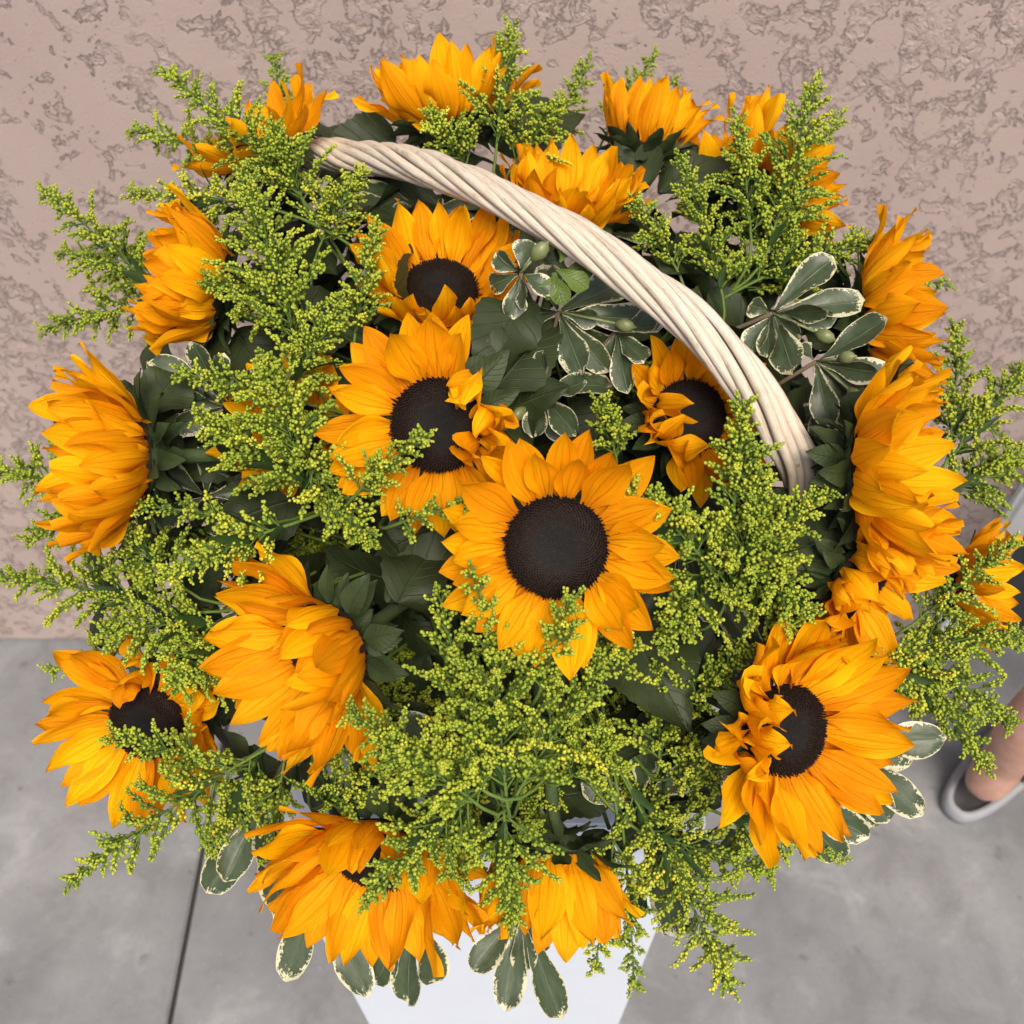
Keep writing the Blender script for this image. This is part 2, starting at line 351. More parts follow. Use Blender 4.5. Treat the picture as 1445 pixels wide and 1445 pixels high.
# crumpled clear liner standing out of the rim
na, nr = 220, 9; rng = np.random.RandomState(4); v = []; f = []
fold = sum(rng.uniform(.3, 1)*np.sin(np.linspace(0, 2*np.pi, na, endpoint=False)*k + rng.uniform(0, 6)) for k in (7, 13, 19, 29, 37, 53))
for j in range(nr):
    t = j/(nr-1)
    for i in range(na):
        th = 2*math.pi*i/na
        r = .195 + .052*t + .0055*fold[i]*t + rng.uniform(-.002, .002)
        v.append((r*math.cos(th), r*math.sin(th), .135 + .075*t*(1-.25*t) + .007*t*fold[(i*3) % na] + rng.uniform(-.002, .002)))
for j in range(nr-1):
    for i in range(na): f.append((j*na+i, j*na+(i+1) % na, (j+1)*na+(i+1) % na, (j+1)*na+i))
obj('plastic_liner', mesh('plastic_liner', v, f, M_film, smooth=False), basket)
# handle: a bundle of long canes twisted about an arch
HP = [(432, 228, .90), (500, 224, .85), (566, 229, .795), (677, 266, .73), (787, 320, .688), (896, 392, .664), (981, 458, .655), (1053, 537, .655), (1103, 609, .667), (1138, 685, .69)]
hp = [at(*p) for p in HP]
hp = [BC + Vector((-.165, .150, .10)), BC + Vector((-.205, .190, .20)), BC + Vector((-.205, .225, .30))] + hp + [BC + Vector((.222, -.150, .26)), BC + Vector((.205, -.145, .18)), BC + Vector((.185, -.135, .10))]
def catmull(P, n):
    P = [np.array(p, float) for p in P]; P = [2*P[0]-P[1]] + P + [2*P[-1]-P[-2]]; out = []
    for i in range(1, len(P)-2):
        for t in np.linspace(0, 1, n, endpoint=False):
            a, b, c, d = P[i-1:i+3]
            out.append(.5*((2*b) + (c-a)*t + (2*a-5*b+4*c-d)*t*t + (3*b-a-3*c+d)*t**3))
    out.append(P[-2]); return np.array(out)
def resample(p, n):
    s = np.concatenate([[0], np.cumsum(np.linalg.norm(np.diff(p, axis=0), axis=1))]); q = np.linspace(0, s[-1], n)
    return np.stack([np.interp(q, s, p[:, i]) for i in range(3)], 1), q
arc, arcs = resample(catmull(hp, 14), 240)
for _ in range(6): arc[1:-1] = .25*arc[:-2] + .5*arc[1:-1] + .25*arc[2:]
T, N, B = frames(arc)
hroot = obj('handle', None, basket)
rng = np.random.RandomState(8); NS = 10
TWIST = 19.0
for k in range(NS + 3):
    ph = 2*np.pi*k/NS + rng.uniform(-.10, .10) if k < NS else 2*np.pi*(k-NS)/3
    jit = sum(rng.uniform(-1, 1)*np.sin(arcs*fq + rng.uniform(0, 6)) for fq in (9, 17, 31))
    rr = (.0103 + .0012*jit) if k < NS else .0035 + 0*jit
    phi = ph + TWIST*arcs + .07*sum(rng.uniform(-1, 1)*np.sin(arcs*fq + rng.uniform(0, 6)) for fq in (8, 15))
    pts = arc + rr[:, None]*(np.cos(phi)[:, None]*N + np.sin(phi)[:, None]*B) - np.array(BC)
    rad = rng.uniform(.0034, .0043)*(1 + .06*np.sin(arcs*rng.uniform(12, 30) + rng.uniform(0, 6)))
    v, f, uv = tube(pts, rad, 9)
    obj('cane', mesh('cane', v, f, M_wick, uv), hroot)

# ================================================================== SUNFLOWERS
def petal_mesh(i, rng, L=.066, W=.0108, bend=.7, tip=0.0, twist=0.0, cup=.35, wav=.3):
    nu, nv = 11, 15; v = []; uv = []; f = []
    us = np.linspace(-1, 1, nu); ph = rng.uniform(0, 6.28, 6); skew = rng.uniform(-.10, .10)
    y = z = 0.0; prev = 0.0; sx = 0.0
    for j in range(nv):
        t = j/(nv-1)
        th = -.25 + bend*t + tip*t**3
        if j: y += math.cos(th)*L/(nv-1); z += math.sin(th)*L/(nv-1)
        if t < .42: q = t/.42; wd = .36 + .64*(q*q*(3-2*q))
        else: q = (t-.42)/.58; wd = (1 - q**2.5)*(1 - .08*q) + .012
        wd *= W; sx = skew*L*t*t
        tw = twist*t*t
        for u in us:
            zz = cup*wd*(u*u)*(1 - .5*t) + .0008*math.cos(u*9.4 + .4)*(1 - .6*t)*(wd/W) - .0007*math.exp(-(u/.12)**2)
            zz += wav*.004*u*abs(u)*math.sin(t*6 + ph[0]) + wav*.0025*u*u*math.sin(t*10 + ph[1])
            xx = u*wd*(1 - .10*cup*u*u)
            xr = xx*math.cos(tw) - zz*math.sin(tw); zr = xx*math.sin(tw) + zz*math.cos(tw)
            v.append((xr + sx, y - zr*math.sin(th), z + zr*math.cos(th))); uv.append((u, t))
    for j in range(nv-1):
        for k in range(nu-1): a = j*nu+k; f.append((a, a+1, a+nu+1, a+nu))
    return mesh('petal', v, f, M_petal, uv)
rng = np.random.RandomState(21)
PET = [petal_mesh(i, rng, L=rng.uniform(.058, .068), W=rng.uniform(.0112, .0150), bend=rng.uniform(.55, 1.05), tip=rng.uniform(-.7, .25), twist=rng.uniform(-.35, .35), cup=rng.uniform(.2, .55), wav=rng.uniform(.4, 1.1)) for i in range(18)]
PETS = [petal_mesh(i, rng, L=rng.uniform(.044, .053), W=rng.uniform(.0108, .0134), bend=rng.uniform(.35, .8), tip=rng.uniform(-.6, .1), twist=rng.uniform(-.25, .25), cup=rng.uniform(.3, .6), wav=rng.uniform(.15, .5)) for i in range(12)]
PETC = [petal_mesh(i, rng, L=rng.uniform(.046, .060), W=rng.uniform(.010, .0135), bend=rng.uniform(.2, 1.3), tip=rng.uniform(-2.0, 1.6), twist=rng.uniform(-1.5, 1.5), cup=rng.uniform(.4, 1.1), wav=rng.uniform(.8, 1.8)) for i in range(12)]
def leaf_mesh(name, mat, L, W, rng, droop=.6, cup=.3, wav=.4, ser=0.0, obov=False, nu=9, nv=15, tipw=.02):
    v = []; uv = []; f = []; us = np.linspace(-1, 1, nu); ph = rng.uniform(0, 6.28, 4); y = z = 0.0
    for j in range(nv):
        t = j/(nv-1); th = .25 - droop*t
        if j: y += math.cos(th)*L/(nv-1); z += math.sin(th)*L/(nv-1)
        if obov:
            wd = (.10 + .90*min(1, t/.62)**1.25) if t < .62 else math.sqrt(max(0, 1 - ((t-.62)/.38)**2.3))
        else:
            wd = (.10 + .90*math.sin(min(1, t/.32)*math.pi/2)**.9) if t < .32 else (1 - ((t-.32)/.68)**1.7)
        wd = max(wd, tipw)*W*(1 + (ser*(.5 if j % 2 else -.5)))
        for u in us:
            zz = cup*wd*u*u*.8 - .0012*math.exp(-(u/.18)**2)*(W/.02) + wav*W*.28*u*abs(u)*math.sin(t*9 + ph[0]) + wav*W*.18*u*u*math.sin(t*14 + ph[1])
            v.append((u*wd, y - zz*math.sin(th), z + zz*math.cos(th))); uv.append((u, t))
    for j in range(nv-1):
        for k in range(nu-1): a = j*nu+k; f.append((a, a+1, a+nu+1, a+nu))
    return mesh(name, v, f, mat, uv)
LEAF = [leaf_mesh('leaf', M_leaf, rng.uniform(.075, .10), rng.uniform(.024, .034), rng, droop=rng.uniform(.3, 1.3), cup=rng.uniform(-.2, .5), wav=rng.uniform(.4, 1.0), ser=.06, nv=23) for i in range(8)]
BRACT = [leaf_mesh('bract', M_bract, rng.uniform(.028, .040), rng.uniform(.0080, .0108), rng, droop=rng.uniform(.1, 1.0), cup=rng.uniform(.1, .5), wav=.35, nu=5, nv=9) for i in range(8)]
# disc: domed base and spiralling florets
DR = .030
def disc_meshes():
    v = []; f = []; n = 40; tone = []
    prof = [(.0, .0034), (.35, .0048), (.65, .0072), (.88, .0060), (1.0, .0008), (1.0, -.004)]
    for r, z in prof:
        for i in range(n): v.append((DR*r*math.cos(2*math.pi*i/n), DR*r*math.sin(2*math.pi*i/n), z)); tone.append(r)
    for j in range(len(prof)-1):
        for i in range(n): f.append((j*n+i, (j+1)*n+i, (j+1)*n+(i+1) % n, j*n+(i+1) % n))
    base = mesh('disc', v, f, M_disc, colr=tone)
    rg = np.random.RandomState(5); V = []; F = []; tn = []; NF = 1250
    pz = np.array(prof[:5])
    for i in range(NF):
        q = math.sqrt((i+.5)/NF); a = i*2.399963; r = DR*q*1.0
        z = np.interp(q, pz[:, 0], pz[:, 1]); h = .0009 if q < .45 else 0.0009 + .0019*min(1, (q-.45)/.3); h *= rg.uniform(.7, 1.25)
        lean = (q**3)*.55 - (.25 if q < .45 else 0); wr = .00075
        c = Vector((r*math.cos(a), r*math.sin(a), z - .0004)); rd = Vector((math.cos(a), math.sin(a), 0))
        tip = c + (Vector((0, 0, 1)) + rd*lean + Vector((rg.uniform(-.15, .15), rg.uniform(-.15, .15), 0)))*h
        b0 = len(V); k = 5
        for j in range(k): V.append(c + Vector((math.cos(j*2*math.pi/k)*wr, math.sin(j*2*math.pi/k)*wr, 0)))
        for j in range(k): V.append(tip + Vector((math.cos(j*2*math.pi/k)*wr*.55, math.sin(j*2*math.pi/k)*wr*.55, 0)))
        for j in range(k): F.append((b0+j, b0+(j+1) % k, b0+k+(j+1) % k, b0+k+j))
        F.append(tuple(b0+k+j for j in range(k))); tn += [q]*(2*k)
    return base, mesh('florets', V, F, M_disc, smooth=False, colr=tn)
DISC, FLORET = disc_meshes()
def recept_mesh():
    prof = [(.0050, -.030), (.0065, -.024), (.010, -.019), (.019, -.013), (.0285, -.005), (.0300, .0)]; n = 20; v = []; f = []
    for r, z in prof:
        for i in range(n): v.append((r*math.cos(2*math.pi*i/n), r*math.sin(2*math.pi*i/n), z))
    for j in range(5):
        for i in range(n): f.append((j*n+i, j*n+(i+1) % n, (j+1)*n+(i+1) % n, (j+1)*n+i))
    return mesh('receptacle', v, f, M_stem)
RECEPT = recept_mesh()
ROOT = Vector((-.005, .555, 1.15))
FG = 'orange sunflowers in the basket'
def aim(p, ang, tilt):
    ray = (p - CAM).normalized(); tc = -ray
    r = (RT - ray*RT.dot(ray)).normalized(); u = r.cross(ray); u = u if u.dot(UP) > 0 else -u
    d = r*math.cos(R(ang)) + u*math.sin(R(ang))
    q = Quaternion(tc.cross(d).normalized(), R(tilt))       # turns the face from the viewer towards ang
    return q @ tc, q @ r, q @ u
def sunflower(label, px, py, d, ang, tilt, s=1.0, el=(28, 46), n=(20, 18), pets=None, fold=(), sparse=(), ls=1.0, leaves=2, seed=0, jit=9):
    rg = random.Random(seed*7 + 3); p = at(px, py, d); nn, xx, yy = aim(p, ang, tilt)
    root = obj('sunflower', None); M = frame(xx, yy, nn, p); root.matrix_basis = M @ Matrix.Scale(s, 4)
    tag(root, label, 'sunflower', FG); pets = pets or PET
    dsc = obj('disc', DISC, root); tag(obj('florets', FLORET, dsc, Matrix.Rotation(rg.uniform(0, 6), 4, 'Z')), kind='stuff')
    obj('receptacle', RECEPT, root)
    for ring, cnt in enumerate(n):
        for i in range(cnt):
            a = 360*(i + .5*ring)/cnt + rg.uniform(-6, 6); e = el[ring] + rg.uniform(-jit, jit); me = rg.choice(pets); sc_ = rg.uniform(.86, 1.04)*ls; rx = rg.uniform(-26, 26)
            skip = False
            for (fa, fw, fe, *fm) in fold:
                if abs((a - fa + 180) % 360 - 180) < fw:
                    if fm: e = fe + rg.uniform(-10, 10) - (16 if ring == 0 else 0); me = rg.choice(PETS); rx = rg.uniform(-30, 30); sc_ *= fm[0]
                    else: e = fe + rg.uniform(-20, 20) - (22 if ring == 0 else 0); me = rg.choice(PETC); rx = rg.uniform(-40, 40)
            for (fa, fw, fp) in sparse:
                if abs((a - fa + 180) % 360 - 180) < fw and rg.random() < fp: skip = True
            if skip: continue
            rad = DR*(.97 if ring else 1.0)
            m = Matrix.Rotation(R(a - 90), 4, 'Z') @ Matrix.Translation((0, rad, -.0018*(1-ring) - .0006)) @ Matrix.Rotation(R(e), 4, 'X') @ Matrix.Rotation(R(rx), 4, 'Y') @ Matrix.Diagonal((rg.uniform(.9, 1.12)*min(1.05, sc_), sc_, 1, 1))
            obj('petal', me, root, m)
    for i in range(8):
        a = 45*i + rg.uniform(-12, 12)
        m = Matrix.Rotation(R(a - 90), 4, 'Z') @ Matrix.Translation((0, .0105, -.0175)) @ Matrix.Rotation(R(el[0] - 62 + rg.uniform(-18, 18)), 4, 'X') @ Matrix.Rotation(R(rg.uniform(-25, 25)), 4, 'Y') @ Matrix.Scale(rg.uniform(.65, .95), 4)
        obj('bract', rg.choice(BRACT), root, m)
    for ring, cnt in enumerate((13, 11)):
        for i in range(cnt):
            a = 360*(i + .5*ring)/cnt + rg.uniform(-8, 8)
            m = Matrix.Rotation(R(a - 90), 4, 'Z') @ Matrix.Translation((0, (.029 if ring else .022), -.006 - .0045*(1-ring))) @ Matrix.Rotation(R((el[0] - 26 if ring else el[0] - 48) + rg.uniform(-12, 8)), 4, 'X') @ Matrix.Rotation(R(rg.uniform(-20, 20)), 4, 'Y') @ Matrix.Scale(rg.uniform(.8, 1.1), 4)
            obj('bract', rg.choice(BRACT), root, m)
    # stem, bending from behind the head down into the foam
    Mi = root.matrix_basis.inverted(); b = p - nn*.026*s; e0 = ROOT + Vector((rg.uniform(-.09, .09), rg.uniform(-.09, .09), -.02)); hlen = (b - e0).length
    c1 = b - nn*.45*hlen; c2 = e0 + Vector((0, 0, .42*hlen)); st = bez(b, c1, c2, e0, 16)
    loc = [Mi @ Vector(q) for q in st]; v, f, uv = tube(loc, np.linspace(.0052, .0044, 16), 8)
    obj('stem', mesh('stem', v, f, M_stem, uv), root)
    for k in range(leaves + 4):
        i = rg.choice((2, 3, 4, 5)) if k < leaves else rg.choice((6, 7, 8, 9)); q = Vector(st[i]); tg = (Vector(st[i-1]) - Vector(st[i+1])).normalized()
        side = Quaternion(tg, rg.uniform(0, 6.28)) @ tg.orthogonal(); yv = (side*.8 + tg*.55 + Vector((0, 0, .15))).normalized(); xv = yv.cross(tg).normalized()
        obj('leaf', rg.choice(LEAF), root, Mi @ frame(xv, yv, xv.cross(yv), q + yv*.003) @ Matrix.Scale(rg.uniform(.7, 1.05), 4))
    root['_p'] = (p.x, p.y, p.z); del root['_p']
    return root, Mi
def add_leaf(fl, px, py, d, ang, face=20, fang=90, size=1.0, k=0):
    # a broad leaf of the flower fl: base seen at (px, py), pointing along image angle ang, its face tilted from the viewer
    root, Mi = fl; p = at(px, py, d); nz, xx, yy = aim(p, fang, face)
    yv = (xx*math.cos(R(ang)) + yy*math.sin(R(ang))).normalized(); xv = yv.cross(nz).normalized()
    obj('leaf', LEAF[k % len(LEAF)], root, Mi @ frame(xv, yv, nz, p) @ Matrix.Scale(size, 4))
fl = {}
fl[1] = sunflower('fully open sunflower at the centre of the basket, dark disc facing the viewer', 785, 772, .60, 250, 8, 1.03, (22, 36), (20, 17), PETS, seed=1, leaves=2)
fl[2] = sunflower('open sunflower with curled petals on its right, left of the central one', 618, 600, .635, 200, 14, 1.0, (18, 34), (20, 17), PETS, fold=((20, 50, 75),), seed=2)
fl[3] = sunflower('open sunflower half under the handle, its dark disc right of the curled-leaf sprig', 972, 588, .71, 20, 18, .88, (30, 48), (17, 14), PETS, fold=((200, 45, 85),), seed=3)
fl[4] = sunflower('upright cup-shaped sunflower below the handle, dark disc half hidden by its front petals', 622, 410, .745, 88, 44, .93, (34, 46), (21, 19), PET, seed=4, ls=.92)
fl[5] = sunflower('sunflower seen from the side just behind the middle of the handle', 800, 300, .80, 80, 72, .85, (35, 55), (21, 19), PET, seed=5)
fl[6] = sunflower('topmost sunflower against the wall, seen from behind with green bracts', 640, 172, .86, 98, 98, 1.02, (35, 55), (21, 19), PET, seed=6, leaves=3)
fl[7] = sunflower('sunflower seen from behind at upper right of the handle, petals standing up', 908, 208, .86, 82, 104, .86, (62, 74), (21, 19), PET, seed=7, leaves=3)
fl[8] = sunflower('sunflower turned to the wall behind the tall goldenrod at upper right', 1078, 262, .88, 40, 105, .95, (22, 40), (21, 19), PET, seed=8)
fl[9] = sunflower('sunflower behind goldenrod at the upper left end of the handle', 372, 212, .86, 118, 84, .92, (18, 40), (15, 12), PET, seed=9, sparse=((270, 60, .6),))
fl[10] = sunflower('sunflower in profile facing left at upper left, above the large left one', 305, 408, .745, 166, 82, .94, (50, 64), (21, 19), PET, seed=10, leaves=2)
fl[11] = sunflower('large sunflower in profile at the left edge, green bracts on its right', 190, 645, .69, 181, 78, 1.04, (42, 60), (21, 19), PET, seed=11, leaves=3)
fl[12] = sunflower('sunflower at lower left with dark disc partly covered by drooping upper petals', 208, 1018, .75, 222, 36, .95, (16, 30), (18, 15), PET, fold=((100, 24, 48),), seed=12)
fl[13] = sunflower('big cupped sunflower left of centre, facing down left, disc nearly hidden', 462, 915, .67, 208, 50, 1.05, (24, 40), (21, 19), PET, fold=((28, 66, 88, 1.2),), seed=13, leaves=3)
fl[14] = sunflower('cupped sunflower hanging over the pedestal at bottom, left of the nodding one', 535, 1205, .70, 255, 56, 1.10, (24, 42), (21, 19), PET, fold=((72, 50, 72, 1.0),), seed=14)
fl[15] = sunflower('nodding sunflower at bottom centre with its green back and stem turned up', 778, 1204, .72, 268, 96, 1.0, (56, 70), (21, 19), PET, seed=15, leaves=1)
fl[16] = sunflower('open sunflower at lower right with left petals folded over its dark disc', 1108, 1030, .655, 338, 40, 1.0, (18, 36), (21, 19), PET, fold=((170, 42, 66),), seed=16)
fl[17] = sunflower('large sunflower in profile at the right, facing right above a ragged one', 1226, 662, .66, 4, 76, .98, (24, 46), (21, 19), PET, seed=17, leaves=3)
fl[21] = sunflower('ragged sunflower at the right with petals spreading down, below the large profile one', 1216, 812, .675, 325, 66, .86, (14, 36), (17, 13), PET, fold=((150, 55, 62),), seed=22, leaves=2)
fl[22] = sunflower('sunflower showing a few broad petals between the two rear blooms at upper right', 1012, 262, .90, 105, 98, .78, (46, 62), (15, 13), PET, seed=23, leaves=1)
fl[18] = sunflower('sunflower in profile at upper right, behind the cream-edged leaves', 1222, 448, .78, 10, 90, 1.0, (38, 58), (21, 19), PET, seed=18, leaves=2)
fl[19] = sunflower('small sunflower at the far right edge, half behind goldenrod', 1362, 822, .80, 350, 75, .72, (34, 52), (15, 12), PET, seed=19, leaves=1)
fl[20] = sunflower('sunflower deep under the goldenrod, left of the two central ones', 420, 612, .72, 130, 35, .74, (25, 45), (15, 12), PET, seed=20, leaves=1)
for q in ((2, 735, 420, .70, 250, 30, 90, 1.0, 0), (2, 690, 560, .67, 55, 35, 90, 1.0, 1), (13, 560, 850, .65, 62, 30, 90, .9, 2), (13, 575, 830, .67, 80, 40, 60, 1.0, 3), (13, 545, 850, .66, 20, 35, 90, 1.0, 4),
          (11, 260, 640, .72, 150, 30, 60, 1.0, 5), (11, 300, 660, .74, 30, 25, 90, 1.1, 6), (11, 205, 590, .69, 60, 40, 120, .8, 7), (9, 472, 205, .93, 95, 60, 90, .9, 2),
          (7, 905, 270, .84, 100, 30, 90, .9, 0), (7, 930, 275, .85, 40, 35, 90, 1.0, 1), (7, 870, 285, .85, 150, 20, 90, 1.0, 3), (6, 560, 200, .95, 200, 30, 90, 1.0, 4), (6, 620, 290, .84, 170, 25, 90, 1.1, 5), (6, 690, 200, .86, 20, 30, 90, 1.0, 6),
          (4, 560, 470, .74, 100, 50, 180, .9, 2), (4, 700, 330, .80, 330, 25, 90, 1.0, 7), (3, 880, 640, .76, 200, 25, 90, 1.0, 0), (3, 860, 560, .76, 250, 20, 90, 1.0, 3), (17, 1190, 640, .66, 62, 55, 150, .8, 1), (17, 1180, 800, .70, 265, 40, 160, 1.0, 4),
          (17, 1165, 690, .69, 240, 25, 90, .9, 6), (16, 990, 960, .72, 120, 20, 90, 1.1, 5), (16, 930, 900, .74, 200, 20, 90, 1.0, 2), (15, 870, 1080, .72, 80, 30, 90, .8, 7), (1, 700, 720, .70, 200, 25, 90, 1.0, 6), (1, 880, 880, .70, 300, 25, 90, 1.0, 4), (1, 640, 800, .69, 140, 30, 90, .9, 5),
          (18, 1190, 400, .80, 160, 25, 90, 1.0, 3), (10, 330, 470, .76, 300, 25, 90, 1.0, 0), (10, 380, 480, .77, 20, 25, 90, 1.1, 1), (20, 480, 520, .75, 250, 25, 90, 1.1, 2), (20, 430, 700, .74, 200, 25, 90, 1.0, 7), (14, 500, 1090, .74, 40, 25, 90, 1.0, 3), (14, 620, 1100, .74, 120, 25, 90, 1.0, 1), (12, 300, 940, .76, 120, 25, 90, 1.0, 2)):
    add_leaf(fl[q[0]], *q[1:])

# ================================================================== GOLDENROD
def bud_geo():
    n, rings = 6, [(0, 0), (.62, .28), (1.0, .58), (.72, .86), (.30, .98)]; v = []; f = []; t = []
    v.append((0, 0, 0)); t.append(.25)
    for r, z in rings[1:]:
        for i in range(n): v.append((r*math.cos(2*math.pi*i/n), r*math.sin(2*math.pi*i/n), z)); t.append(.38 + .26*z)
    v.append((0, 0, .88)); t.append(.50)
    for i in range(n):
        f.append((0, 1+(i+1) % n, 1+i))
        for j in range(3): f.append((1+j*n+i, 1+j*n+(i+1) % n, 1+(j+1)*n+(i+1) % n, 1+(j+1)*n+i))
        f.append((1+3*n+i, 1+3*n+(i+1) % n, 1+4*n))
    return np.array(v), f, np.array(t)
BV, BF, BTN = bud_geo()
def branch_meshes(L, rg, ripe=0.0):
    n = 10; curve = rg.uniform(.15, .75); t = np.linspace(0, 1, n)
    # grows along +Z, arching over towards +X
    ang = curve*t*1.1; dz = np.cos(ang)*L/(n-1); dx = np.sin(ang)*L/(n-1)
    sp = np.stack([np.cumsum(dx)-dx[0], rg.uniform(-.03, .03)*L*np.sin(t*3), np.cumsum(dz)-dz[0]], 1)
    V, F, UV = tube(sp, np.linspace(.00085, .00045, n), 4); V = list(V); F = list(F); UV = list(UV)
    bv = []; bf = []; bt = []
    T, N, B = frames(sp); nb = max(9, int(L/.00084)); s = np.linspace(.18 if L > .02 else .05, 1.0, nb)
    for i, q in enumerate(s):
        x = q*(n-1); k = min(n-2, int(x)); fr = x-k; p = sp[k]*(1-fr) + sp[k+1]*fr
        a = rg.uniform(0, 6.283); out = math.cos(a)*N[k] + math.sin(a)*B[k] + np.array([-.35, 0, .25])*.8
        out = out/np.linalg.norm(out); dr = out*(.72 - .38*q) + T[k]*(.85 + .3*q); dr /= np.linalg.norm(dr)
        pl = rg.uniform(.0024, .0074)*(1.15 - .65*q)*(1 if L > .02 else .75); e = p + dr*pl
        b0 = len(V); v, f, uv = tube(np.array([p, e]), .00028, 3, False, b0); V += list(v); F += f; UV += list(uv)
        d2 = dr + np.array([rg.uniform(-.3, .3), rg.uniform(-.3, .3), rg.uniform(-.1, .3)]); d2 /= np.linalg.norm(d2)
        m = np.array(look(Vector(d2), (rg.uniform(-1, 1), rg.uniform(-1, 1), .3)).to_3x3())
        sz = rg.uniform(.8, 1.2)*(1.05 - .25*q); o = len(bv)
        bv += list((BV*np.array([.00128, .00128, .00320])*sz) @ m.T + e); bf += [tuple(o+j for j in ff) for ff in BF]
        bt += list(BTN - .18*(1-q) + rg.uniform(-.10, .10) + ripe*rg.uniform(0, .35))
    return mesh('side_branch', V, F, M_gstem, UV), mesh('buds', bv, bf, M_bud, colr=bt)
rg0 = random.Random(77)
LENS = (.012, .018, .026, .036, .048, .060)
BR = [[branch_meshes(L, rg0) for _ in range(6)] for L in LENS]
BRY = [[branch_meshes(L, rg0, 1.0) for _ in range(3)] for L in LENS]
GL = [leaf_mesh('leaf', M_gleaf, rng.uniform(.026, .046), rng.uniform(.003, .0052), rng, droop=rng.uniform(.2, 1.0), cup=.4, wav=.3, nu=3, nv=8) for i in range(6)]
GG = 'goldenrod sprigs filling the basket'
def goldenrod(label, b, t, lm=.042, nb=24, ripe=False, group=GG, bend=.0, seed=0, bare=.06, leafy=4):
    rg = random.Random(seed*13 + 5); b = at(*b) if not isinstance(b, Vector) else b; t = at(*t) if not isinstance(t, Vector) else t
    e0 = ROOT + Vector((rg.uniform(-.11, .11), rg.uniform(-.11, .11), -.02))
    root = obj('goldenrod_sprig', None); root.location = e0; tag(root, label, 'goldenrod', group); I = Matrix.Translation(-e0)
    ax = (t - b); L = ax.length; axn = ax.normalized()
    # the flowering top from b to t, arching a little, then the bare stalk down into the basket
    up = Vector((0, 0, 1)); side = (up - axn*up.dot(axn))
    mid = (b + t)/2 + side*L*.10 + side.cross(axn)*L*bend
    n = 20; top = bez(b, b*.45 + mid*.55, t*.5 + mid*.5, t, n)
    hl = (b - e0).length; tb = (Vector(top[1]) - Vector(top[0])).normalized()
    low = bez(e0, e0 + Vector((0, 0, hl*.4)) + (b-e0)*.1, b - tb*hl*.22, b, 18)[:-1]
    pts = np.concatenate([low, top]) - np.array(e0); v, f, uv = tube(pts, np.linspace(.0019, .0005, len(pts)), 5)
    obj('stem', mesh('stem', v, f, M_gstem, uv), root)
    nb = int(nb*1.55)
    for i in range(nb):
        tab = BRY if (ripe or rg.random() < .10) else BR
        q = bare + (1-bare)*(i + rg.uniform(0, .6))/nb; q = min(q, .995); x = q*(n-1); k = min(n-2, int(x)); p = Vector(top[k]).lerp(Vector(top[k+1]), x-k); tg = (Vector(top[k+1]) - Vector(top[k])).normalized()
        ln = max(.011, 1.38*lm*(1-q)**.85*rg.uniform(.6, 1.15)*(.75 + .25*min(1, q/.25)))
        li = min(range(len(LENS)), key=lambda z: abs(LENS[z]-ln)); me = rg.choice(tab[li])
        sd_ = Quaternion(tg, i*2.4 + rg.uniform(-.3, .3)) @ tg.orthogonal().normalized()
        op = R(46 - 26*q + rg.uniform(-9, 9)); z = tg*math.cos(op) + sd_*math.sin(op) + up*.12
        m = I @ look(z, sd_ - tg*.2, p) @ Matrix.Scale(max(.8, min(1.2, ln/LENS[li])), 4)
        br = obj('side_branch', me[0], root, m); tag(obj('buds', me[1], br), kind='stuff')
    for i in range(leafy):
        q = rg.uniform(-.0, .4); k = min(n-2, int(q*(n-1))); p = Vector(top[k]); tg = (Vector(top[k+1]) - p).normalized()
        sd_ = Quaternion(tg, i*2.4 + 1.1) @ tg.orthogonal().normalized(); y = (tg*.75 + sd_*.75).normalized(); xv = y.cross(tg).normalized()
        obj('leaf', rg.choice(GL), root, I @ frame(xv, y, xv.cross(y), p) @ Matrix.Scale(rg.uniform(.7, 1.15), 4))
    return root
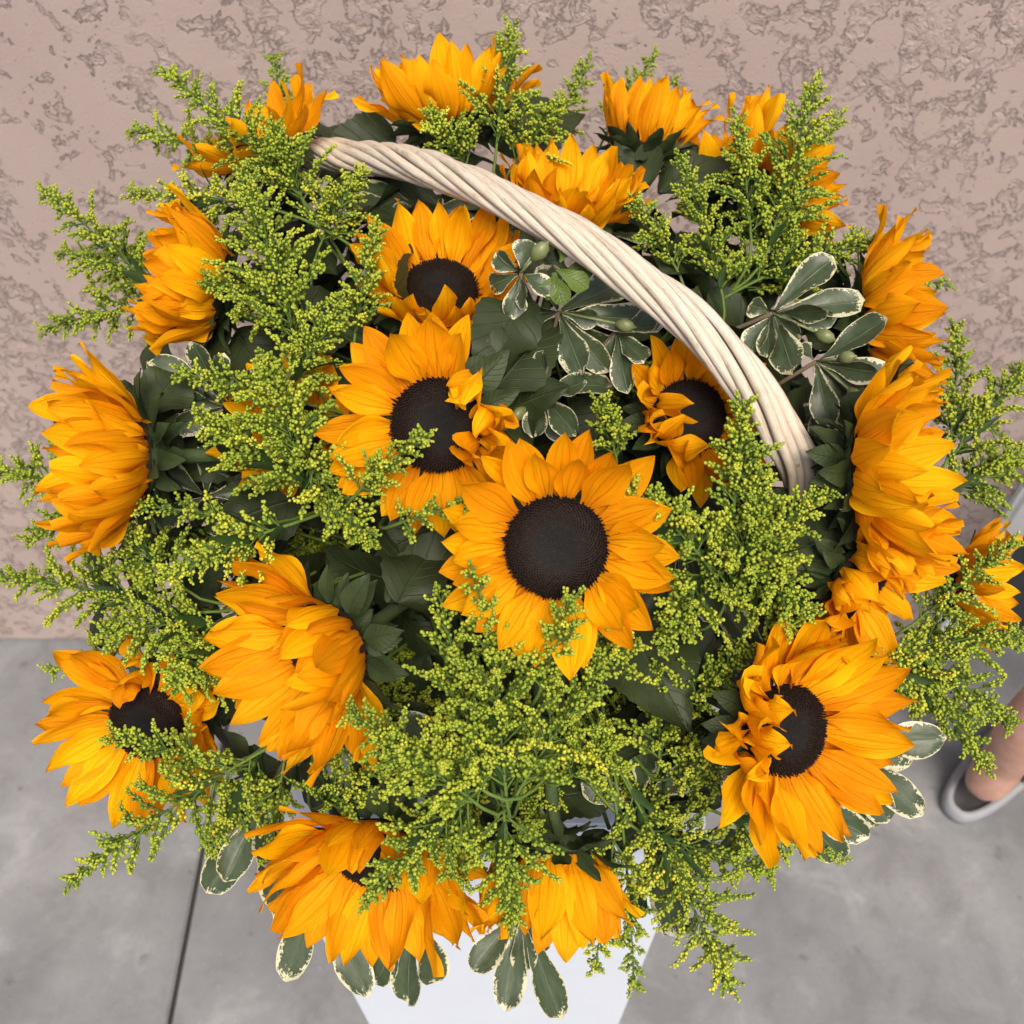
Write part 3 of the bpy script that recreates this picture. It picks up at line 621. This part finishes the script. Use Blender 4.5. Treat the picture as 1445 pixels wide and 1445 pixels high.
GR = [  # label, base(px,py,depth), tip(px,py,depth), longest branch, branches, ripe
 ('tallest goldenrod spray at top centre against the wall', (700, 215, .80), (720, 42, .84), .036, 24, 0),
 ('goldenrod tip right of the topmost sunflower, leaning right', (775, 215, .88), (826, 92, .92), .03, 18, 0),
 ('goldenrod tip pointing up right above the upper right sunflower', (850, 200, .93), (922, 82, .97), .026, 16, 0),
 ('small goldenrod tip low behind the upper right sunflower', (880, 190, .94), (950, 116, .98), .018, 10, 0),
 ('goldenrod tuft in front of the topmost sunflower, above the handle', (660, 240, .82), (610, 165, .80), .034, 18, 0),
 ('goldenrod tuft between the handle and the wall, right of top centre', (720, 240, .82), (790, 150, .82), .036, 20, 0),
 ('slender goldenrod tip far behind the upper left sunflower', (400, 180, .92), (388, 84, .95), .02, 12, 0),
 ('goldenrod spray reaching highest at upper left', (410, 262, .80), (234, 104, .83), .040, 28, 0),
 ('goldenrod spray pointing left below the highest upper left one', (350, 235, .84), (188, 186, .88), .034, 18, 0),
 ('yellow goldenrod spray lying level above the upper left profile sunflower', (400, 300, .77), (186, 276, .80), .030, 22, 1),
 ('goldenrod spray jutting out left at upper left, above the pale side sprigs', (220, 410, .80), (62, 272, .84), .038, 24, 0),
 ('goldenrod spray drooping left behind the upper left profile sunflower', (230, 430, .83), (66, 466, .86), .034, 20, 0),
 ('goldenrod tips poking left between two left edge sprays', (230, 400, .85), (90, 358, .88), .034, 18, 0),
 ('large upright goldenrod spray in the upper left of the bouquet', (425, 505, .69), (342, 245, .70), .052, 34, 0),
 ('yellowish goldenrod tip touching the left end of the handle', (450, 350, .78), (505, 250, .77), .034, 20, 1),
 ('goldenrod branch leaning right against the cup-shaped sunflower', (500, 480, .70), (530, 330, .70), .026, 18, 0),
 ('goldenrod tuft at the left foot of the handle', (430, 290, .80), (380, 180, .80), .040, 24, 0),
 ('goldenrod spray lying over the upper left profile sunflower towards the left', (440, 450, .71), (300, 400, .69), .036, 22, 0),
 ('goldenrod tuft beside the left petals of the open curled sunflower', (400, 560, .68), (480, 440, .68), .036, 24, 0),
 ('goldenrod tip pointing left above the large left mass', (400, 560, .69), (258, 530, .68), .024, 16, 0),
 ('big bright goldenrod spray left of the two central sunflowers', (440, 700, .66), (375, 520, .65), .050, 34, 0),
 ('goldenrod branch spreading left from the big bright spray', (430, 690, .67), (285, 590, .66), .036, 24, 0),
 ('goldenrod tip lying across the disc of the curled sunflower', (500, 700, .63), (592, 622, .60), .022, 16, 0),
 ('small goldenrod tip between the two central sunflowers', (560, 740, .63), (652, 716, .60), .016, 10, 0),
 ('goldenrod spray drooping over the bright one towards bottom right', (420, 640, .66), (520, 760, .64), .036, 22, 0),
 ('small level goldenrod tip right of the large left sunflower', (340, 735, .69), (205, 715, .67), .018, 12, 0),
 ('goldenrod tuft below the large left sunflower bracts', (260, 830, .71), (160, 740, .70), .036, 22, 0),
 ('yellow goldenrod spray above the big cupped sunflower', (410, 740, .66), (245, 810, .64), .030, 22, 1),
 ('goldenrod tips at the left edge behind the large left sunflower', (130, 690, .80), (2, 665, .83), .034, 18, 0),
 ('goldenrod tip drooping at the left edge under the large left sunflower', (150, 720, .80), (40, 760, .82), .030, 16, 0),
 ('long goldenrod spray reaching the left edge below the large left sunflower', (250, 860, .72), (2, 815, .75), .042, 30, 0),
 ('goldenrod mass above the lower left sunflower', (310, 880, .72), (150, 890, .71), .044, 26, 0),
 ('goldenrod tip hanging left over the floor line', (240, 900, .76), (75, 945, .78), .030, 16, 0),
 ('goldenrod mass between the cupped and the lower left sunflowers', (330, 900, .72), (250, 960, .70), .040, 24, 0),
 ('goldenrod branch lying across the lower left disc', (300, 1075, .71), (162, 1040, .69), .024, 18, 0),
 ('goldenrod spray hanging lowest at lower left over the floor', (370, 1060, .70), (105, 1240, .72), .040, 30, 0),
 ('goldenrod hanging beside the variegated leaves at lower left', (370, 1060, .72), (300, 1190, .72), .034, 22, 0),
 ('goldenrod hanging left of the bottom cupped sunflower', (400, 1080, .71), (385, 1200, .70), .024, 16, 0),
 ('goldenrod tuft under the big cupped sunflower', (450, 1140, .70), (560, 1075, .66), .036, 22, 0),
 ('large goldenrod spray in the lower centre, standing upright', (715, 1130, .62), (690, 865, .60), .055, 25, 0),
 ('goldenrod spray of the lower centre leaning left under the central leaf', (680, 1100, .63), (620, 842, .62), .044, 20, 0),
 ('goldenrod spray of the lower centre leaning right', (730, 1120, .62), (852, 930, .61), .044, 20, 0),
 ('goldenrod branch reaching left over the big cupped sunflower', (690, 1120, .61), (500, 1010, .61), .040, 20, 0),
 ('bright goldenrod branch lowest of the lower centre spreading left', (680, 1140, .61), (552, 1050, .59), .036, 18, 0),
 ('goldenrod hanging over the right side of the bottom cupped sunflower', (670, 1120, .63), (520, 1262, .64), .036, 26, 0),
 ('goldenrod hanging straight down left of the nodding sunflower', (710, 1130, .63), (722, 1295, .66), .036, 26, 0),
 ('goldenrod tuft hanging between the two bottom sunflowers', (660, 1140, .66), (650, 1240, .68), .030, 20, 0),
 ('goldenrod tip in front of the central sunflower\'s lower petals', (760, 980, .61), (802, 852, .57), .026, 18, 0),
 ('goldenrod tuft at lower right of the central sunflower', (850, 960, .64), (880, 855, .60), .030, 20, 0),
 ('small goldenrod tip on the lower left petals of the central sunflower', (690, 900, .61), (668, 812, .575), .014, 9, 0),
 ('goldenrod branch right of the lower centre spray', (800, 1100, .64), (860, 1050, .63), .036, 22, 0),
 ('bright goldenrod spray right of the central sunflower', (1020, 860, .65), (1075, 680, .62), .048, 32, 0),
 ('goldenrod tip reaching left onto the central sunflower\'s right petals', (1000, 800, .63), (892, 688, .59), .032, 22, 0),
 ('goldenrod branch spreading right below the handle foot', (1030, 800, .64), (1160, 700, .64), .036, 24, 0),
 ('goldenrod drooping right of the central sunflower towards bottom right', (1040, 780, .64), (1135, 860, .62), .034, 22, 0),
 ('goldenrod drooping just right of the central sunflower', (1000, 800, .65), (940, 905, .63), .036, 22, 0),
 ('goldenrod tip standing before the half hidden sunflower disc', (1035, 720, .63), (1048, 578, .62), .028, 20, 0),
 ('small goldenrod tuft left of the half hidden sunflower', (870, 650, .70), (850, 570, .68), .020, 14, 0),
 ('goldenrod spray hanging above the lower right sunflower', (1040, 820, .66), (1110, 880, .64), .030, 18, 0),
 ('goldenrod left of the lower right sunflower, lying on its petals', (960, 1000, .68), (1050, 920, .66), .030, 20, 0),
 ('sparse goldenrod in the dark gap left of the lower right sunflower', (930, 1080, .70), (930, 950, .68), .034, 20, 0),
 ('tall goldenrod spray at upper right, highest beside the wall', (1085, 350, .78), (1150, 118, .82), .044, 32, 0),
 ('goldenrod spray left of the tall upper right one', (1060, 340, .78), (1040, 172, .82), .036, 24, 0),
 ('goldenrod spray right of the tall upper right one, pointing right', (1090, 330, .80), (1182, 168, .85), .030, 18, 0),
 ('goldenrod right of the handle in the upper right, leaning left', (1020, 420, .76), (962, 230, .78), .034, 24, 0),
 ('goldenrod branch right of the rear handle sunflower', (960, 390, .76), (895, 290, .76), .026, 16, 0),
 ('goldenrod level spray reaching the upper right profile sunflower', (1060, 400, .78), (1232, 342, .80), .036, 26, 0),
 ('dark goldenrod mass under the tall upper right spray', (1040, 420, .80), (1120, 330, .80), .046, 26, 0),
 ('goldenrod tip right of the upper right profile sunflower', (1240, 400, .88), (1330, 402, .92), .016, 10, 0),
 ('goldenrod plume upright at the right edge behind the right sunflower', (1340, 640, .80), (1350, 465, .86), .036, 24, 0),
 ('goldenrod plume reaching the right edge beside the wall', (1340, 650, .80), (1442, 520, .86), .042, 26, 0),
 ('goldenrod plume at right edge over the white post', (1330, 700, .80), (1440, 650, .84), .042, 24, 0),
 ('goldenrod branch in front of the small far right sunflower', (1290, 880, .74), (1425, 770, .75), .028, 20, 0),
 ('goldenrod below the far right sunflower, pointing right', (1270, 920, .74), (1442, 900, .78), .040, 26, 0),
 ('goldenrod hanging over the ankle at right', (1260, 910, .74), (1425, 1022, .78), .036, 26, 0),
 ('goldenrod hanging over the sandal at right, lower tip', (1250, 920, .74), (1390, 1078, .78), .036, 26, 0),
 ('goldenrod tuft behind the lower right sunflower\'s upper petals', (1230, 930, .73), (1330, 1000, .76), .036, 22, 0),
 ('yellow goldenrod tips on the right petals of the lower right sunflower', (1250, 900, .70), (1230, 1000, .68), .024, 16, 1),
 ('goldenrod under the lower right sunflower pointing right', (1020, 1150, .74), (1180, 1205, .75), .030, 22, 0),
 ('goldenrod left beside the folded petals of the lower right sunflower', (940, 1100, .71), (1015, 1075, .68), .028, 18, 0),
 ('goldenrod spray at bottom right over the bare floor, pointing right', (920, 1180, .72), (1082, 1232, .76), .036, 24, 0),
 ('lowest yellow goldenrod spray at bottom right', (930, 1190, .72), (1030, 1392, .76), .044, 30, 1),
 ('goldenrod hanging down at the right side of the pedestal', (880, 1180, .73), (895, 1392, .78), .026, 20, 0),
 ('goldenrod hanging over the pedestal, right of the nodding sunflower', (870, 1160, .72), (840, 1365, .77), .026, 20, 1),
 ('goldenrod tuft right of the nodding sunflower', (890, 1110, .72), (960, 1260, .74), .036, 22, 1),
]
for i, (lb, b, t, lm, nb, ripe) in enumerate(GR): goldenrod(lb, b, t, lm, nb, bool(ripe), seed=i+1, leafy=0 if nb < 21 else 4)
# deeper sprigs between the flowers
rgf = random.Random(5); DISCS = ((785, 772, 95), (618, 600, 90), (972, 588, 75), (622, 410, 80), (200, 1010, 85), (1108, 1030, 95), (462, 915, 95), (545, 1200, 90), (795, 1250, 80), (800, 480, 110), (1140, 470, 110), (800, 300, 70))
def pix(p):
    r_ = p - CAM; z = r_.dot(FWD); return 722.5 + FPX*r_.dot(RT)/z, 722.5 - FPX*r_.dot(UP)/z
k = 0
for i in range(190):
    th = i*2.39996; el_ = math.asin(.06 + .90*((i*.618) % 1)); dr = Vector((math.cos(th)*math.cos(el_), math.sin(th)*math.cos(el_), math.sin(el_)))
    o_ = rgf.choice((.26, .285, .31)); b = Vector((ROOT.x + dr.x*.16, ROOT.y + dr.y*.16, 1.13 + dr.z*.12)); t = Vector((ROOT.x + dr.x*o_, ROOT.y + dr.y*o_, 1.13 + dr.z*o_*.80))
    hit = False
    for q in (t, b.lerp(t, .6)):
        x, y = pix(q); hit = hit or any((x-a)**2 + (y-c)**2 < r_*r_ for a, c, r_ in DISCS)
    if hit or k > 78: continue
    k += 1
    goldenrod('shaded goldenrod sprig deep between the flowers', b, t, .044, 19, group='shaded goldenrod deep in the basket', seed=200+i, leafy=5)

def leafspray(label, p, dirv, n, seed, group):
    rg = random.Random(seed); e0 = ROOT + Vector((rg.uniform(-.1, .1), rg.uniform(-.1, .1), -.02)); root = obj('leafy_stem', None); root.location = e0
    tag(root, label, 'foliage', group); I = Matrix.Translation(-e0); dv = dirv.normalized(); hl = (p-e0).length
    st = bez(e0, e0 + Vector((0, 0, .3*hl)), p - dv*hl*.3, p, 12); v, f, uv = tube(st - np.array(e0), np.linspace(.003, .0016, 12), 6)
    obj('stem', mesh('stem', v, f, M_stem, uv), root)
    for k in range(n):
        i = 11 - int(k*.7) % 6; q = Vector(st[i]); sd_ = Quaternion(dv, k*2.4 + rg.uniform(-.4, .4)) @ dv.orthogonal().normalized()
        y = (sd_ + dv*rg.uniform(.1, .6)).normalized(); x = y.cross(dv).normalized()
        obj('leaf', rg.choice(LEAF), root, I @ frame(x, y, x.cross(y), q + y*.002) @ Matrix.Scale(rg.uniform(.65, .95), 4))
rgl = random.Random(9); FILL = 'shaded broad leaves deep in the basket'
for i in range(34):
    a = i*2.39996; z = .12 + .86*(i + .5)/34; h_ = math.sqrt(1 - z*z); dv = Vector((math.cos(a)*h_, math.sin(a)*h_, z))
    leafspray('shaded stem of broad dark green leaves deep under the flowers', Vector((ROOT.x + dv.x*.215, ROOT.y + dv.y*.215, 1.13 + dv.z*.165)), dv, 6, 500+i, FILL)
for i, (px, py, d) in enumerate(((1000, 450, .85), (1060, 500, .84), (1110, 590, .79), (940, 400, .84), (1030, 330, .88), (230, 630, .77), (290, 690, .78), (210, 750, .80), (330, 800, .77), (390, 340, .85), (340, 300, .88), (470, 300, .88), (690, 1110, .76), (840, 1060, .77), (1080, 870, .77), (990, 1040, .76), (560, 1080, .77), (760, 1120, .76), (860, 1170, .77), (930, 1200, .78), (640, 1150, .77), (1000, 430, .80), (960, 380, .81), (1045, 470, .79), (1080, 400, .84), (200, 560, .76), (240, 700, .78), (150, 850, .80), (250, 900, .79), (300, 1000, .78), (560, 320, .86), (640, 330, .84), (480, 360, .84), (740, 260, .86), (850, 330, .85), (280, 560, .77), (1150, 620, .78), (1200, 520, .80), (1130, 350, .88), (350, 960, .77), (420, 1080, .76))):
    p = at(px, py, d); leafspray('shaded stem of broad dark green leaves deep under the flowers', p, (p - ROOT) + Vector((0, -.05, .10)), 5, 600+i, FILL)

# ================================================================== VARIEGATED SPRIGS
VL = [leaf_mesh('leaf', M_var, rng.uniform(.040, .052), rng.uniform(.0088, .0112), rng, droop=rng.uniform(-.1, .9), cup=rng.uniform(0, .5), wav=rng.uniform(.2, .7), obov=True, nu=9, nv=13, tipw=.06) for i in range(10)]
YL = [leaf_mesh('leaf', M_lime, rng.uniform(.018, .026), rng.uniform(.007, .009), rng, droop=.6, cup=.3, wav=.5, obov=True, nu=7, nv=9, tipw=.1) for i in range(3)]
def fruit_mesh():
    prof = [(0, 0), (.55, .12), (.95, .40), (1, .6), (.75, .88), (.3, 1.0), (.12, 1.12), (.0, 1.14)]; n = 14; v = []; f = []
    for r, z in prof:
        for i in range(n): q = 1 + .06*math.cos(3*2*math.pi*i/n); v.append((r*q*(.0046)*math.cos(2*math.pi*i/n), r*q*.0046*math.sin(2*math.pi*i/n), z*.0135))
    for j in range(len(prof)-1):
        for i in range(n): f.append((j*n+i, j*n+(i+1) % n, (j+1)*n+(i+1) % n, (j+1)*n+i))
    return mesh('seed_capsule', v, f, M_fruit)
FRUIT = fruit_mesh()
VG = 'cream-edged leafy sprigs'
def vsprig(label, c, leaves, fruits=(), young=(), seed=0):
    # c: whorl (px,py,d); leaves: (px,py of the leaf TIP, depth of tip, size, face tilt, face ang)
    rg = random.Random(seed+400); p = at(*c); e0 = ROOT + Vector((rg.uniform(-.1, .1), rg.uniform(-.1, .1), -.02)); root = obj('pittosporum_sprig', None); root.location = e0
    tag(root, label, 'leafy sprig', VG); I = Matrix.Translation(-e0)
    hl = (p-e0).length; st = bez(e0, e0 + Vector((0, 0, hl*.4)), p + (e0-p)*.3 - Vector((0, 0, .01)), p, 12) - np.array(e0)
    v, f, uv = tube(st, np.linspace(.0026, .0016, 12), 6); obj('stem', mesh('stem', v, f, M_wood, uv), root)
    for i, (tx, ty, td, ft, fa) in enumerate(leaves):
        t = at(tx, ty, td); y = t - p; L = y.length; y.normalize(); nz, _, _ = aim((p+t)/2, fa, ft); xv = y.cross(nz).normalized(); nz = xv.cross(y)
        me = VL[(i*3 + seed) % len(VL)]; sc_ = L/.046; ws = max(.85, min(1.25, .45 + .6*sc_))
        obj('leaf', me, root, I @ frame(xv, y, nz, p + y*.003) @ Matrix.Diagonal((ws, sc_, ws, 1)))
    for (tx, ty, td, s_) in fruits:
        t = at(tx, ty, td); z = (t - p); q = p + z*.0
        v, f, uv = tube(np.array([p, p + z*.5, t]) - np.array(e0), .0011, 5); obj('fruit_stalk', mesh('fruit_stalk', v, f, M_fruit, uv), root)
        obj('seed_capsule', FRUIT, root, I @ look(z, (0, 0, 1), t) @ Matrix.Scale(s_, 4))
    for (tx, ty, td, ang) in young:
        q = at(tx, ty, td); nz, xx, yy = aim(q, 90, 15); y = xx*math.cos(R(ang)) + yy*math.sin(R(ang)); xv = y.cross(nz)
        obj('leaf', YL[int(ang) % 3], root, I @ frame(xv, y, nz, q))
    return root
vsprig('dull green whorl of leaves and a round capsule at the centre, below the handle', (788, 440, .70), [(828, 528, .69, 20, 250), (850, 515, .71, 30, 300), (930, 468, .72, 30, 90), (880, 400, .74, 30, 60), (745, 440, .73, 35, 200), (770, 395, .73, 40, 90), (835, 445, .70, 30, 270), (700, 470, .74, 25, 200), (900, 520, .74, 30, 270)], [(868, 456, .69, 1.0)], seed=1)
vsprig('small sprig with twisted cream edged leaves and bright young leaves beside the handle', (735, 385, .685), [(702, 362, .68, 45, 180), (742, 345, .68, 55, 90), (775, 408, .675, 30, 0), (752, 428, .68, 50, 240), (700, 400, .70, 30, 200), (722, 440, .70, 40, 270)], [(750, 368, .68, 1.2)], [(785, 385, .68, 250), (785, 380, .68, 330), (790, 370, .685, 60), (780, 385, .68, 290), (795, 385, .69, 10)], seed=2)
vsprig('lower cream edged whorl between the curled and the half hidden sunflowers', (765, 555, .69), [(775, 496, .68, 45, 150), (832, 548, .68, 25, 90), (808, 608, .67, 20, 300), (752, 612, .68, 20, 240), (735, 540, .70, 40, 180), (870, 535, .71, 35, 90), (790, 615, .70, 40, 300)], [(742, 575, .685, 1.0)], seed=3)
vsprig('cream edged leaves with a white splash touching the handle', (870, 466, .71), [(885, 545, .70, 25, 250), (905, 520, .70, 30, 340), (928, 455, .70, 30, 60), (860, 520, .72, 40, 200)], seed=4)
vsprig('large cream edged whorl right of the handle', (1090, 442, .735), [(1168, 366, .72, 25, 120), (1224, 420, .72, 20, 80), (1165, 428, .715, 45, 270), (1085, 497, .72, 25, 220), (1128, 532, .72, 22, 270), (1058, 500, .73, 30, 200), (1135, 478, .72, 35, 300), (1068, 430, .74, 50, 170), (1168, 445, .73, 40, 300)], [(1150, 468, .725, 1.1)], seed=5)
vsprig('cream edged whorl with pale capsules just left of the right profile sunflowers', (1152, 510, .725), [(1256, 464, .71, 35, 100), (1230, 522, .705, 30, 270), (1268, 540, .72, 30, 60), (1258, 570, .715, 40, 0), (1168, 598, .71, 20, 270), (1130, 500, .73, 60, 90), (1205, 560, .73, 40, 300)], [(1182, 506, .712, 1.0), (1196, 548, .715, 1.0)], seed=6)
vsprig('dark drooping leaves with capsules under the right profile sunflowers', (1180, 560, .75), [(1210, 600, .74, 30, 300), (1150, 625, .74, 30, 250), (1195, 640, .75, 30, 280), (1230, 570, .75, 30, 60), (1135, 590, .76, 40, 200)], [(1168, 612, .72, 1.3)], seed=7)
vsprig('greyish blue leaves between the large left sunflower and the goldenrod', (320, 575, .72), [(208, 505, .70, 25, 120), (286, 482, .71, 50, 180), (262, 560, .71, 35, 200), (330, 500, .71, 45, 180), (350, 520, .71, 45, 0), (245, 600, .72, 30, 240), (300, 500, .72, 60, 180)], seed=8)
vsprig('grey leaves below the bracts of the large left sunflower', (290, 700, .75), [(235, 660, .74, 30, 150), (300, 620, .74, 30, 90), (220, 735, .75, 30, 240), (350, 690, .75, 30, 0)], seed=9)
vsprig('broad cream edged leaves hanging at lower left over the floor joint', (372, 1130, .73), [(292, 1262, .73, 20, 250), (318, 1245, .715, 20, 230), (370, 1222, .72, 30, 300), (320, 1160, .74, 25, 200), (395, 1285, .74, 30, 270), (345, 1190, .73, 20, 240)], seed=10)
vsprig('broad green leaf with thin cream edge hanging left of the pedestal', (450, 1250, .76), [(408, 1370, .77, 15, 240), (395, 1290, .76, 30, 220), (522, 1395, .78, 20, 250)], seed=11)
vsprig('narrow cream splashed leaves hanging below the bottom cupped sunflower', (585, 1290, .76), [(572, 1420, .77, 25, 200), (618, 1385, .77, 30, 320), (522, 1396, .77, 20, 220), (545, 1340, .77, 30, 230)], seed=12)
vsprig('cream edged leaves hanging lowest over the pedestal front', (735, 1285, .75), [(668, 1368, .75, 30, 230), (716, 1412, .76, 20, 260), (784, 1418, .76, 20, 290), (740, 1368, .75, 40, 280), (702, 1358, .76, 35, 240), (770, 1350, .76, 35, 300)], seed=13)
vsprig('cream edged leaves sticking out at right below the goldenrod, above the bare floor', (1190, 1050, .73), [(1262, 1068, .73, 20, 300), (1322, 1035, .74, 25, 330), (1290, 1062, .745, 30, 300), (1250, 1156, .74, 20, 300), (1288, 1142, .745, 20, 330), (1225, 1150, .75, 30, 280)], seed=14)
vsprig('cream edged leaf tips under the lower right sunflower', (1110, 1120, .74), [(1185, 1212, .74, 20, 290), (1160, 1205, .75, 30, 270), (1215, 1170, .75, 30, 300)], seed=15)
vsprig('plain dark green leaves in the shadow beside the nodding sunflower', (900, 1130, .75), [(930, 1010, .73, 30, 90), (985, 1090, .74, 30, 30), (955, 1330, .79, 20, 300), (830, 1110, .74, 30, 180), (960, 1220, .76, 20, 300)], seed=16)
vsprig('shaded leaves low in the middle of the basket front', (640, 1060, .74), [(560, 1010, .73, 30, 150), (700, 1010, .73, 30, 60), (600, 1120, .74, 30, 240), (730, 1080, .74, 30, 0)], seed=17)
vsprig('shaded leaves behind the rear handle sunflower', (850, 330, .84), [(900, 260, .83, 30, 90), (930, 320, .83, 30, 0), (850, 250, .84, 40, 100), (780, 330, .84, 30, 180), (880, 380, .82, 30, 300)], seed=18)
vsprig('shaded leaves under the upper arch of the handle', (600, 300, .84), [(520, 270, .84, 30, 150), (640, 330, .82, 30, 300), (560, 300, .83, 30, 200), (690, 290, .84, 30, 30), (480, 290, .85, 30, 180)], seed=19)
vsprig('shaded leaves in the dark gap right of the central sunflower', (960, 760, .74), [(900, 900, .73, 30, 240), (930, 740, .73, 30, 120), (1010, 880, .74, 30, 300), (1060, 920, .74, 30, 330), (980, 960, .74, 30, 270)], seed=20)

# ================================================================== PERSON at the right edge: leg, foot and sandal
hx, hy = .880, .745; fdir = Vector((.78, .62, 0)).normalized(); fs = Vector((-fdir.y, fdir.x, 0))
def leg(off):
    # one continuous surface: sole outline sections swept from heel to toe, then ankle and calf
    import bmesh
    o = Vector((hx, hy, 0)) + off
    bm = bmesh.new()
    vs = {}
    sk = [('heel', .012, 0, .050, .045), ('ank', .026, 0, .110, .041), ('shin1', .026, 0, .17, .040), ('calf', .020, 0, .30, .060), ('knee', .075, 0, .46, .055), ('thigh', .075, 0, .66, .072), ('hip', .07, 0, .88, .085),
          ('mid', .10, 0, .060, .034), ('ball', .175, 0, .042, .030), ('toe', .225, 0, .034, .020)]
    ed = [('heel', 'ank'), ('ank', 'shin1'), ('shin1', 'calf'), ('calf', 'knee'), ('knee', 'thigh'), ('thigh', 'hip'), ('ank', 'mid'), ('heel', 'mid'), ('mid', 'ball'), ('ball', 'toe')]
    return o, sk, ed
def build_person():
    root = obj('person', None); root.location = (hx + .09, hy + .05, 0)
    tag(root, 'bare foot and ankle of a person standing at the right edge in a grey sandal', 'person')
    I = Vector(root.location); V = []; E = []; Rr = []; idx = {}
    for li, off in enumerate((Vector((0, 0, 0)), Vector((.30, -.14, 0)))):
        o, sk, ed = leg(off)
        for n_, x, y, z, r in sk:
            idx[(li, n_)] = len(V); V.append(o + fdir*x + fs*y + Vector((0, 0, z + .012)) - I); Rr.append(r)
        E += [(idx[(li, a)], idx[(li, b)]) for a, b in ed if (a, b) != ('heel', 'mid')]
        for k in range(5):
            q = o + fdir*(.225 - .012*k) + fs*(.032 - .016*k)*(1 if li == 0 else 1) + Vector((0, 0, .030)) - I
            V.append(q); Rr.append(.011 - .001*k); E.append((idx[(li, 'ball')], len(V)-1)); V.append(q + fdir*.03 - Vector((0, 0, .006))); Rr.append(.010 - .001*k); E.append((len(V)-2, len(V)-1))
    pel = len(V); V.append((V[idx[(0, 'hip')]] + V[idx[(1, 'hip')]])/2 + Vector((0, 0, .08))); Rr.append(.12)
    E += [(pel, idx[(0, 'hip')]), (pel, idx[(1, 'hip')])]
    m = bpy.data.meshes.new('body'); m.from_pydata([tuple(v) for v in V], E, []); m.materials.append(M_skin)
    o = obj('body', m, root); md = o.modifiers.new('skin', 'SKIN'); md.use_smooth_shade = True
    for i, r in enumerate(Rr): m.skin_vertices[0].data[i].radius = (r, r)
    m.skin_vertices[0].data[pel].use_root = True
    sb = o.modifiers.new('sub', 'SUBSURF'); sb.levels = 2; sb.render_levels = 2
    # shorts
    for li in (0, 1):
        a = V[idx[(li, 'hip')]]; b = V[idx[(li, 'thigh')]]; t = np.linspace(0, 1, 6)[:, None]
        pts = np.array(a)*(1-t) + np.array(b + Vector((0, 0, .05)))*t; v, f, uv = tube(pts, np.linspace(.135, .11, 6), 16, False)
        obj('shorts_leg', mesh('shorts_leg', v, f, M_short), root)
    # sandals: a rounded sole with a raised rim and a broad strap
    for off in (Vector((0, 0, 0)), Vector((.30, -.14, 0))):
        o = Vector((hx, hy, 0)) + off - I
        def outline(grow, z):
            P = []
            n = 44
            for i in range(n):
                t = 2*math.pi*i/n; c, s_ = math.cos(t), math.sin(t)
                x = .118 + (.150 + grow)*math.copysign(abs(c)**.72, c); half = .046 + .010*max(0, min(1, x/.22))
                P.append(o + fdir*x + fs*(half + grow)*math.copysign(abs(s_)**.80, s_) + Vector((0, 0, z)))
            return P
        rings = [outline(-.004, .001), outline(.004, .006), outline(.006, .020), outline(.003, .036), outline(-.004, .041), outline(-.010, .036)]
        v = [p for r_ in rings for p in r_]; n = 44; f = []
        for j in range(5):
            for i in range(n): f.append((j*n+i, j*n+(i+1) % n, (j+1)*n+(i+1) % n, (j+1)*n+i))
        f.append(tuple(range(n))[::-1]); sd_ = obj('sandal', mesh('sandal', v, f, M_sand), root)
        v = outline(-.010, .036) + outline(-.013, .026); f = [(i, (i+1) % n, n+(i+1) % n, n+i) for i in range(n)] + [tuple(n+i for i in range(n))]
        obj('footbed', mesh('footbed', v, f, M_sandin), sd_)
        v = []; f = []; ns = 16
        for j, x in enumerate((.115, .15, .20)):
            for i in range(ns+1):
                t = math.pi*i/ns; v.append(o + fdir*x + fs*(.052*math.cos(t)) + Vector((0, 0, .030 + (.072 - .18*(x-.115))*math.sin(t)**.7)))
        for j in range(2):
            for i in range(ns): a = j*(ns+1)+i; f.append((a, a+1, a+ns+2, a+ns+1))
        st = obj('strap', mesh('strap', v, f, M_sand), sd_); so = st.modifiers.new('thick', 'SOLIDIFY'); so.thickness = .005
    return root
build_person()
